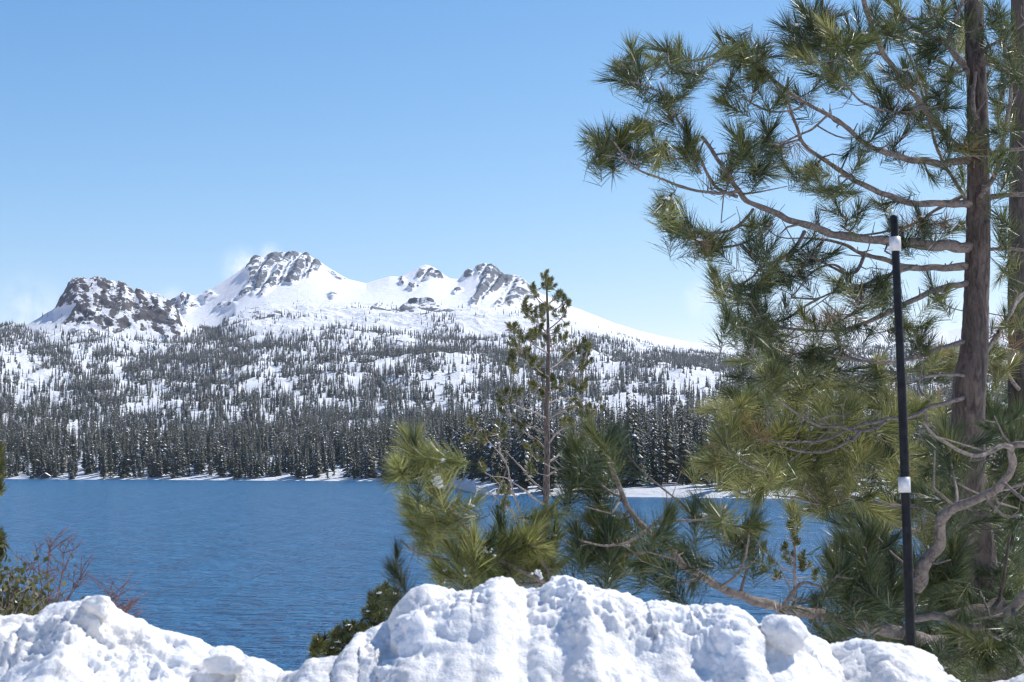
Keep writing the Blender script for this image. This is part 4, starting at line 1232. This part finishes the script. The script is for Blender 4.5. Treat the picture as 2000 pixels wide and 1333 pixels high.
Z2 = [(1420, 825, 40, 46, 9), (1398, 895, 34, 26, 7), (1460, 790, 40, 30, 8), (1485, 880, 46, 40, 9), (1540, 762, 40, 30, 8), (1560, 830, 46, 40, 9), (1550, 915, 60, 34, 11), (1640, 780, 50, 40, 9), (1655, 880, 46, 40, 10), (1640, 955, 70, 26, 10), (1722, 745, 40, 40, 7), (1735, 855, 30, 50, 8),
      (1832, 702, 30, 34, 6), (1842, 790, 30, 34, 5), (1705, 1000, 50, 30, 7), (1952, 702, 40, 50, 7), (1805, 900, 40, 40, 7), (1980, 870, 24, 50, 5), (1852, 1040, 46, 50, 7), (1962, 1130, 30, 40, 4), (1480, 950, 50, 20, 5), (1780, 1010, 40, 40, 6), (1950, 980, 40, 50, 5), (1500, 730, 30, 20, 3), (1600, 720, 40, 20, 3), (1870, 90, 40, 50, 6), (1930, 300, 30, 60, 0),
      (1780, 780, 30, 50, 6), (1590, 880, 60, 60, 12), (1680, 830, 60, 60, 8), (1440, 860, 40, 40, 8), (1760, 940, 50, 50, 8), (1600, 990, 60, 20, 3), (1880, 960, 50, 50, 6)]
c[6] = pine2.branch([(1994, 1180), (1900, 1178), (1800, 1168), (1700, 1160), (1620, 1150)], 13.3, 11.8, 18, 5, mat=M_darkbark)
c[7] = pine2.branch([(1994, 1290), (1900, 1300), (1800, 1290), (1720, 1270)], 13.3, 12.0, 18, 5, mat=M_darkbark)
Z2 = [(a, b_, c_, d_, int(n * 1.7 + 0.5)) for (a, b_, c_, d_, n) in Z2]
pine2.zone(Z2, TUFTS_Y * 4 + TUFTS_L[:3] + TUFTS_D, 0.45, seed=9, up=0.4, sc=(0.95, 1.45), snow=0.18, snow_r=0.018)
pine2.zone([(1910, 1150, 90, 60, 44), (1760, 1130, 80, 60, 34), (1650, 1120, 50, 40, 9), (1910, 1270, 90, 50, 30), (1760, 1240, 60, 40, 14), (1900, 1020, 90, 70, 16), (1940, 800, 60, 60, 8)], TUFTS_L, 0.45, seed=13, up=0.3, sc=(1.1, 1.6))
pine2.finish(300)

# ---- young pine behind the bank, its snowy tips near the camera
yb = unproj(1120, 1200, 7.2)
yp = Tree('young_pine', yb, 'bushy young pine tips with snow behind the bank, left of the slender pine')
b1 = yp.branch([(1120, 1200), (1080, 1150), (1030, 1122), (980, 1096), (948, 1072), (924, 1044), (900, 1020), (872, 988), (852, 948), (836, 910)], 7.2, 6.6, 15, 6)
b2 = yp.branch([(1060, 1140), (1010, 1142), (956, 1133), (924, 1129), (912, 1118), (905, 1100)], 7.1, 6.8, 8, 5)
b3 = yp.branch([(960, 1090), (900, 1095), (860, 1090), (840, 1086), (808, 1076), (784, 1056)], 6.9, 6.8, 6, 4, register=False)
b4 = yp.branch([(1080, 1150), (1060, 1100), (1020, 1050), (1010, 1020)], 7.1, 7.0, 9, 5)
b5 = yp.branch([(930, 1200), (850, 1190), (800, 1170), (785, 1130), (782, 1105)], 7.0, 6.7, 8, 4)
Zy = [(810, 880, 26, 26, 4), (800, 920, 24, 22, 3), (850, 900, 28, 24, 3), (870, 945, 30, 16, 3), (810, 975, 26, 20, 3), (815, 1015, 30, 22, 4), (850, 1020, 30, 20, 3), (905, 985, 20, 14, 2), (900, 1075, 40, 22, 4), (880, 1110, 40, 18, 4), (950, 1110, 40, 16, 4), (1000, 1050, 36, 30, 5), (1020, 1090, 40, 24, 5), (970, 1060, 30, 24, 3), (1060, 1060, 40, 34, 5), (1070, 1120, 40, 16, 3), (1090, 1020, 34, 24, 3)]
yp.zone(Zy, TUFTS_FY + TUFTS_F[:1], 0.15, seed=15, up=0.35, sc=(0.7, 0.95), twig_r=0.007, snow=0.12, snow_r=0.014)
yp.zone([(782, 1090, 12, 8, 1), (770, 1120, 6, 6, 1), (770, 1185, 30, 10, 3)], TUFTS_F, 0.1, seed=16, up=0.9, sc=(0.6, 0.7), twig_r=0.006)
r_ = np.random.default_rng(4)
for (x0, y0, x1, y1, d, n, rr) in ((838, 895, 860, 950, 6.66, 16, 0.02), (905, 1040, 965, 1085, 6.84, 9, 0.012), (910, 1110, 914, 1128, 6.8, 5, 0.016), (1040, 1115, 1062, 1128, 6.95, 4, 0.014)):
    for k in range(n * 4):
        t = r_.random()
        yp.blob(unproj(x0 + (x1 - x0) * t + r_.normal() * 3, y0 + (y1 - y0) * t + r_.normal() * 3, d - 0.04 + r_.normal() * 0.03), rr * r_.uniform(0.2, 0.5), r_, (1.2, 1.2, 0.9))
yp.finish(300)

# ---- slender pine in the middle
sd = 28.0
sb = unproj(1064, 1120, sd); sb[2] = ground_z(sb[0], sd) - 0.2
sl = Tree('slender_pine', sb, 'slender open crowned pine standing before the far forest in mid picture')
yb_ = float(proj(sb)[1])
sl.trunk([(1067, 527, sd, 2.5), (1068, 570, sd, 4.9), (1070, 622, sd, 7.4), (1071, 673, sd, 9.0), (1070, 750, sd, 11.5), (1067, 800, sd, 13.9), (1069, 857, sd, 15.6), (1068, 920, sd, 17.2), (1066, 1005, sd, 18.0), (1064, 1060, sd, 19.7), (1064, yb_, sd, 32.8)], M_bark, rough=0.05)
stub = sl.branch([(1066, 560), (1067, 540), (1067, 528)], sd, sd, 4, 3)
SL = [([(1070, 645), (1092, 627), (1104, 607), (1110, 590)], -1), ([(1071, 722), (1084, 715), (1104, 698), (1128, 672)], 1), ([(1070, 767), (1088, 758), (1110, 742), (1135, 709), (1150, 680)], -1.5), ([(1068, 790), (1082, 783), (1097, 780), (1122, 777), (1150, 786)], 1.5),
      ([(1068, 818), (1085, 810), (1102, 800), (1130, 788), (1142, 770)], -.5), ([(1070, 870), (1082, 852), (1097, 839), (1127, 829), (1155, 812), (1176, 780)], -1), ([(1068, 905), (1090, 890), (1110, 868), (1140, 850), (1165, 840)], 1),
      ([(1069, 770), (1058, 758), (1046, 742), (1030, 711), (1022, 690), (1010, 672)], 1), ([(1071, 690), (1058, 684), (1038, 670), (1023, 658)], -1), ([(1070, 652), (1058, 640), (1043, 620), (1028, 600)], 1), ([(1067, 818), (1050, 808), (1038, 803), (1013, 795), (985, 778)], -1.5),
      ([(1068, 847), (1055, 842), (1043, 836), (1018, 826), (1000, 812)], .5), ([(1069, 880), (1050, 862), (1025, 845), (1000, 820), (980, 790)], 1.5), ([(1068, 600), (1080, 585), (1090, 570)], .5), ([(1068, 600), (1052, 588), (1042, 572)], -.5), ([(1071, 735), (1050, 722), (1040, 700)], -1.2), ([(1071, 690), (1085, 676), (1098, 660)], 1),
      ([(1066, 930), (1085, 920), (1100, 915), (1130, 905)], -1), ([(1066, 960), (1040, 940), (1010, 905), (985, 880)], 1), ([(1066, 985), (1050, 978), (1020, 955), (990, 935), (960, 930)], -1), ([(1064, 1000), (1085, 985), (1105, 965), (1125, 955)], 1),
      ([(1064, 1060), (1032, 1028), (1004, 968), (988, 904), (956, 864), (924, 822)], -1), ([(988, 904), (975, 880), (980, 850), (978, 830)], -.5), ([(1004, 968), (980, 940), (950, 925), (935, 900)], -1.2), ([(956, 864), (935, 860), (915, 845)], -.8), ([(1030, 1025), (1000, 1000), (960, 965), (925, 950)], -1)]
for i, (pth, dz) in enumerate(SL):
    y0 = pth[0][1]
    sl.branch(pth, sd, sd + dz, np.interp(y0, [600, 1000], [3.0, 6.0]), 1.6)
Zs = [(1067, 545, 12, 14, 8), (1045, 562, 10, 10, 4), (1088, 570, 10, 16, 5), (1028, 592, 10, 12, 5), (1055, 590, 18, 14, 5), (1104, 595, 12, 18, 6), (1030, 610, 10, 12, 4), (1045, 615, 14, 10, 4), (1075, 610, 20, 14, 4), (1100, 640, 10, 20, 3), (1045, 640, 16, 12, 4), (1000, 634, 12, 10, 4), (1018, 652, 14, 10, 4), (1040, 655, 14, 12, 4), (1062, 660, 20, 14, 4), (1094, 655, 18, 14, 5),
      (1000, 668, 8, 12, 3), (1012, 690, 16, 20, 8), (1000, 706, 12, 12, 4), (1032, 695, 10, 12, 3), (1050, 712, 14, 16, 4), (1105, 690, 14, 14, 5), (1125, 680, 10, 14, 3), (1143, 675, 10, 14, 6), (1148, 700, 8, 16, 4), (1138, 716, 8, 10, 3), (1058, 730, 12, 12, 3), (1092, 740, 14, 20, 5), (1125, 760, 16, 20, 6), (1140, 745, 10, 14, 4), (1060, 770, 16, 20, 4), (1040, 755, 10, 16, 3), (1008, 765, 20, 12, 4),
      (985, 770, 14, 16, 6), (975, 790, 10, 12, 3), (1130, 800, 20, 16, 6), (1155, 795, 14, 18, 4), (1105, 815, 18, 12, 4), (1178, 785, 6, 16, 2), (1018, 830, 14, 10, 3), (1000, 815, 12, 10, 2), (978, 835, 10, 16, 5), (925, 830, 14, 16, 6), (940, 855, 14, 12, 5), (960, 845, 10, 14, 4), (912, 855, 8, 10, 3), (1155, 835, 16, 14, 4), (1030, 880, 10, 16, 3), (945, 905, 14, 12, 3), (1050, 880, 10, 20, 4), (975, 940, 12, 10, 3), (990, 960, 14, 12, 4), (985, 985, 16, 10, 4), (1040, 905, 10, 14, 3), (1130, 860, 20, 12, 3), (1120, 910, 14, 12, 3)]
Zs = [(a, b_, c_, d_, int(n * 1.2 + 0.5)) for (a, b_, c_, d_, n) in Zs]
sl.zone(Zs, TUFTS_S, 0.5, seed=25, up=0.9, sc=(0.75, 1.2), twig_r=0.009, tilt=0.3)
sl.finish(300)

# ---- small sapling in front of the water, right of centre
ad = 17.0
ab = unproj(1548, 1170, ad); ab[2] = ground_z(ab[0], ad) - 0.1
sp = Tree('pine_sapling', ab, 'small upright pine sapling against the water beneath the pine limbs')
sp.trunk([(1551, 980, ad, 2.5), (1552, 1020, ad, 4), (1553, 1080, ad, 6), (1552, 1130, ad, 8), (1550, float(proj(ab)[1]), ad, 12)], M_branch)
sp.branch([(1552, 1010), (1551, 992), (1551, 980)], ad, ad, 3, 2)
for pth in ([(1552, 1120), (1530, 1110), (1505, 1090), (1492, 1064)], [(1552, 1135), (1515, 1130), (1490, 1115), (1485, 1102)], [(1552, 1110), (1575, 1105), (1592, 1115)], [(1552, 1070), (1565, 1050)], [(1552, 1060), (1538, 1052), (1535, 1046)], [(1552, 1090), (1535, 1080), (1525, 1062)], [(1552, 1130), (1580, 1128), (1596, 1120)]):
    sp.branch(pth, ad, ad + rng.uniform(-.3, .3), 3.5, 2)
sp.zone([(1551, 986, 5, 8, 4), (1552, 1005, 12, 8, 4), (1541, 1020, 8, 6, 3), (1562, 1020, 6, 8, 3), (1552, 1040, 10, 8, 3), (1493, 1068, 5, 8, 3), (1504, 1090, 6, 6, 2), (1488, 1108, 6, 6, 3), (1515, 1120, 14, 6, 3), (1560, 1060, 10, 10, 3), (1594, 1118, 6, 6, 3), (1575, 1100, 12, 10, 4), (1540, 1085, 14, 10, 4), (1530, 1065, 6, 6, 2), (1560, 1085, 14, 8, 3)], TUFTS_S, 0.1, seed=31, up=1.0, sc=(0.5, 0.75), twig_r=0.006)
sp.finish(300)

# ---- dark little pine by the gap of the bank
hd = 9.5
hb = unproj(730, 1290, hd)
sh = Tree('dwarf_pine', hb, 'dark snow dusted dwarf pine rising behind the bank beside the gap')
sh.trunk([(727, 1180, hd, 5), (729, 1220, hd, 7), (731, 1300, hd, 10)], M_bark, sides=8)
for pth in ([(730, 1290), (690, 1275), (650, 1268), (618, 1250)], [(730, 1270), (700, 1235), (680, 1225)], [(730, 1240), (745, 1190), (752, 1150)], [(730, 1280), (680, 1260), (640, 1258), (616, 1270)], [(732, 1220), (765, 1190), (780, 1170)], [(729, 1235), (722, 1200), (730, 1165)]):
    sh.branch(pth, hd, hd + rng.uniform(-.2, .2), 5, 2.5, mat=M_bark)
sh.zone([(752, 1160, 14, 14, 7), (735, 1172, 12, 12, 5), (770, 1175, 12, 14, 5), (720, 1190, 14, 12, 5), (745, 1195, 16, 14, 6), (700, 1225, 14, 10, 5), (680, 1225, 12, 8, 4), (665, 1240, 14, 10, 5), (690, 1250, 14, 12, 5), (625, 1250, 10, 8, 5), (640, 1262, 12, 8, 5), (620, 1268, 6, 8, 3), (715, 1240, 12, 14, 5), (670, 1262, 14, 8, 4), (755, 1225, 14, 14, 4)], TUFTS_S, 0.12, seed=41, up=0.8, sc=(0.55, 0.8), twig_r=0.005, snow=0.45, snow_r=0.014)
sh.finish(300)

# ---- pine at the left edge, mostly out of the frame
ld = 11.0
lb = unproj(-140, 1330, ld); 
lp = Tree('edge_pine', lb, 'bright green pine cut by the left edge of the picture')
lp.trunk([(-128, 560, ld, 3), (-130, 650, ld, 12), (-135, 800, ld, 22), (-140, 1000, ld, 32), (-142, 1330, ld, 40)], M_bark)
for pth in ([(-135, 960), (-80, 935), (-30, 905), (0, 875)], [(-136, 1000), (-80, 985), (-30, 965), (-5, 945)], [(-138, 1120), (-70, 1095), (-20, 1070), (2, 1040)], [(-135, 900), (-90, 860), (-60, 820)]):
    lp.branch(pth, ld, ld + rng.uniform(-.3, .3), 9, 3)
for k in range(26):
    y0 = 600 + k * 24; sd_ = -1 if k % 3 else 0.55
    ln = (60 + k * 5) * sd_ * rng.uniform(.6, 1.1)
    if sd_ > 0: ln = min(ln, 95)
    lp.branch([(-132, y0), (-132 + ln * .5, y0 - 12), (-132 + ln, y0 - 40)], ld, ld + rng.uniform(-.7, .7), 6, 2.5)
lp.zone([(-4, 878, 6, 8, 4), (-6, 912, 8, 10, 5), (-8, 950, 8, 12, 5), (-2, 1050, 10, 10, 6), (-10, 1085, 10, 10, 4), (-40, 920, 20, 30, 6), (-60, 1060, 30, 30, 6), (-70, 850, 30, 30, 5), (-4, 1070, 8, 6, 3), (-130, 600, 20, 40, 10), (-150, 700, 60, 50, 16), (-180, 820, 80, 60, 18), (-210, 940, 90, 70, 20), (-220, 1080, 90, 70, 18), (-90, 760, 30, 50, 8)], TUFTS_S, 0.15, seed=51, up=0.6, sc=(0.7, 1.0), twig_r=0.007)
lp.finish(300)

# ---- leafy olive shrub and bare red twigs at the left
def leaf_tuft(seed, n=24, spread=0.11):
    r = np.random.default_rng(seed)
    vs, fs = [], []
    for k in range(n):
        p = r.normal(size=3) * spread * np.array([1, 1, .8])
        d = r.normal(size=3); d[2] = abs(d[2]); d /= np.linalg.norm(d)
        s = np.cross(d, r.normal(size=3)); s /= np.linalg.norm(s)
        l, w = r.uniform(.035, .06), r.uniform(.012, .02)
        b = len(vs)
        vs += [p, p + d * l * .5 + s * w, p + d * l, p + d * l * .5 - s * w]
        fs.append((b, b + 1, b + 2, b + 3))
    return mesh_data('leaf_cluster', np.array(vs), fs, M_leaf, None, False)
LEAF = [leaf_tuft(400 + i) for i in range(4)]
sd2 = 10.5
ob = unproj(-20, 1330, sd2)
ol = empty('olive_shrub', tuple(ob))
tag(ol, 'olive leaved shrub with grey stems at the left end of the snow bank', 'shrub')
r_ = np.random.default_rng(8)
leaves = MB()
for k in range(30):
    x1 = r_.uniform(-90, 118); y1 = r_.uniform(1128, 1215) + max(0, (x1 - 60) * 0.9)
    mb = MB()
    x0 = -20 + r_.normal() * 25
    pth = smooth_path([(x0, 1330, sd2), (x0 + (x1 - x0) * .35 + r_.normal() * 8, 1270, sd2 + r_.normal() * .2), (x0 + (x1 - x0) * .75, y1 + 40, sd2 + r_.normal() * .3), (x1, y1, sd2 + r_.normal() * .3)], 4)
    P = unproj(pth[:, 0], pth[:, 1], pth[:, 2])
    mb.tube(P - ob, np.linspace(0.009, 0.003, len(P)), 5)
    for j in range(6):
        i0 = r_.integers(4, len(P) - 2)
        q = P[i0] + np.array([r_.normal() * .16, r_.normal() * .1, r_.uniform(.08, .28)])
        mb.tube(np.array([P[i0], (P[i0] + q) / 2 + r_.normal(size=3) * .02, q]) - ob, [0.004, 0.003, 0.002], 4)
    st = obj('stem', mb.build('stem', [M_branch]), ol)
    for j in range(2 if x1 > 30 else 3):
        i0 = len(P) - 1 - r_.integers(0, 5)
        me = LEAF[r_.integers(4)]
        co = np.zeros(len(me.vertices) * 3); me.vertices.foreach_get('co', co)
        a = r_.uniform(0, 6.28); co = co.reshape(-1, 3)
        co = np.stack([co[:, 0] * math.cos(a) - co[:, 1] * math.sin(a), co[:, 0] * math.sin(a) + co[:, 1] * math.cos(a), co[:, 2]], 1)
        leaves.add(co + P[i0] - ob + r_.normal(size=3) * .07, [tuple(p.vertices) for p in me.polygons])
tag(obj('leaves', leaves.build('leaves', [M_leaf], False), ol), kind='stuff')

rb = unproj(100, 1290, 11.5)
rs = empty('bare_shrub', tuple(rb))
tag(rs, 'leafless reddish twiggy shrub sticking up behind the left snow bank', 'shrub')
for (bx_, tips) in ((95, [(40, 1085), (70, 1065), (100, 1055), (125, 1070), (150, 1062), (168, 1095), (155, 1125), (90, 1110), (62, 1130)]), (190, [(215, 1155), (240, 1150), (262, 1172), (228, 1180), (205, 1168), (250, 1190)])):
    for (x1, y1) in tips:
        mb = MB()
        d = 11.5 + r_.normal() * .25
        pth = smooth_path([(bx_ + r_.normal() * 6, 1290, 11.5), (bx_ + (x1 - bx_) * .3, 1290 + (y1 - 1290) * .45, d), (bx_ + (x1 - bx_) * .7 + r_.normal() * 4, 1290 + (y1 - 1290) * .75, d), (x1, y1, d)], 5)
        P = unproj(pth[:, 0], pth[:, 1], pth[:, 2])
        mb.tube(P - rb, np.linspace(0.007, 0.0022, len(P)), 5)
        for j in range(9):
            i0 = r_.integers(5, len(P) - 1)
            l = r_.uniform(.06, .26)
            a = r_.uniform(-1.2, 1.2)
            q = P[i0] + l * np.array([math.sin(a), r_.normal() * .3, abs(math.cos(a)) * .8])
            m_ = (P[i0] + q) / 2 + r_.normal(size=3) * .015
            mb.tube(np.array([P[i0], m_, q]) - rb, [0.0035, 0.0028, 0.0016], 4)
            for _ in range(2):
                q2 = m_ + l * .5 * np.array([math.sin(a + r_.uniform(-1, 1)), r_.normal() * .3, .7])
                mb.tube(np.array([m_, q2]) - rb, [0.0022, 0.0014], 3)
        obj('twig', mb.build('twig', [M_twig_red]), rs)

# ------------------------------------------------------------------ marker pole
pd = 6.9
top = unproj(1746, 421, pd); bot = unproj(1780, 1300, pd - 0.05)
pole = empty('marker_pole', tuple(bot))
tag(pole, 'black snow marker pole with two pale reflective bands standing in the bank', 'marker pole')
mb = MB()
ax = top - bot
Lp = np.linalg.norm(ax)
mb.tube([np.zeros(3) - ax * 0.25, ax * 0.0, ax * 0.3 + np.array([0.004, 0, 0]), ax * 0.6 + np.array([0.005, 0, 0]), ax * 0.995, ax], [0.0225, 0.022, 0.0212, 0.0198, 0.0175, 0.015], 20)
obj('shaft', mb.build('shaft', [M_black]), pole)
for (y0, y1, r0) in ((465, 493, 0.0262), (939, 969, 0.0272)):
    t0 = (1300 - y0) / (1300 - 421); t1 = (1300 - y1) / (1300 - 421)
    mb = MB()
    mb.tube([ax * t1, ax * t0], [r0, r0], 20)
    obj('reflective_band', mb.build('reflective_band', [M_reflector], True), pole)

# ------------------------------------------------------------------ air
HAZE = 0.000036
if HAZE:
    zt = float(T[..., 2].max()) + 25
    x0, x1, y0, y1, z0, z1 = -4600, 4600, -80, 7400, -12, zt
    v = [(x0, y0, z0), (x1, y0, z0), (x1, y1, z0), (x0, y1, z0), (x0, y0, z1), (x1, y0, z1), (x1, y1, z1), (x0, y1, z1)]
    f = [(3, 2, 1, 0), (4, 5, 6, 7), (0, 1, 5, 4), (1, 2, 6, 5), (2, 3, 7, 6), (3, 0, 4, 7)]
    hm = bpy.data.materials.new('thin_air')
    hm.use_nodes = True
    hn = hm.node_tree
    hn.nodes.clear()
    ho = hn.nodes.new('ShaderNodeOutputMaterial')
    hv = hn.nodes.new('ShaderNodeVolumePrincipled')
    hv.inputs['Color'].default_value = (0.75, 0.86, 1.0, 1)
    hv.inputs['Density'].default_value = HAZE
    hv.inputs['Anisotropy'].default_value = 0.3
    hn.links.new(hv.outputs[0], ho.inputs['Volume'])
    hz = obj('haze', mesh_data('haze', v, f, hm, None, False))
    tag(hz, 'thin bluish mountain air between the road and the peaks', None, None, 'stuff')
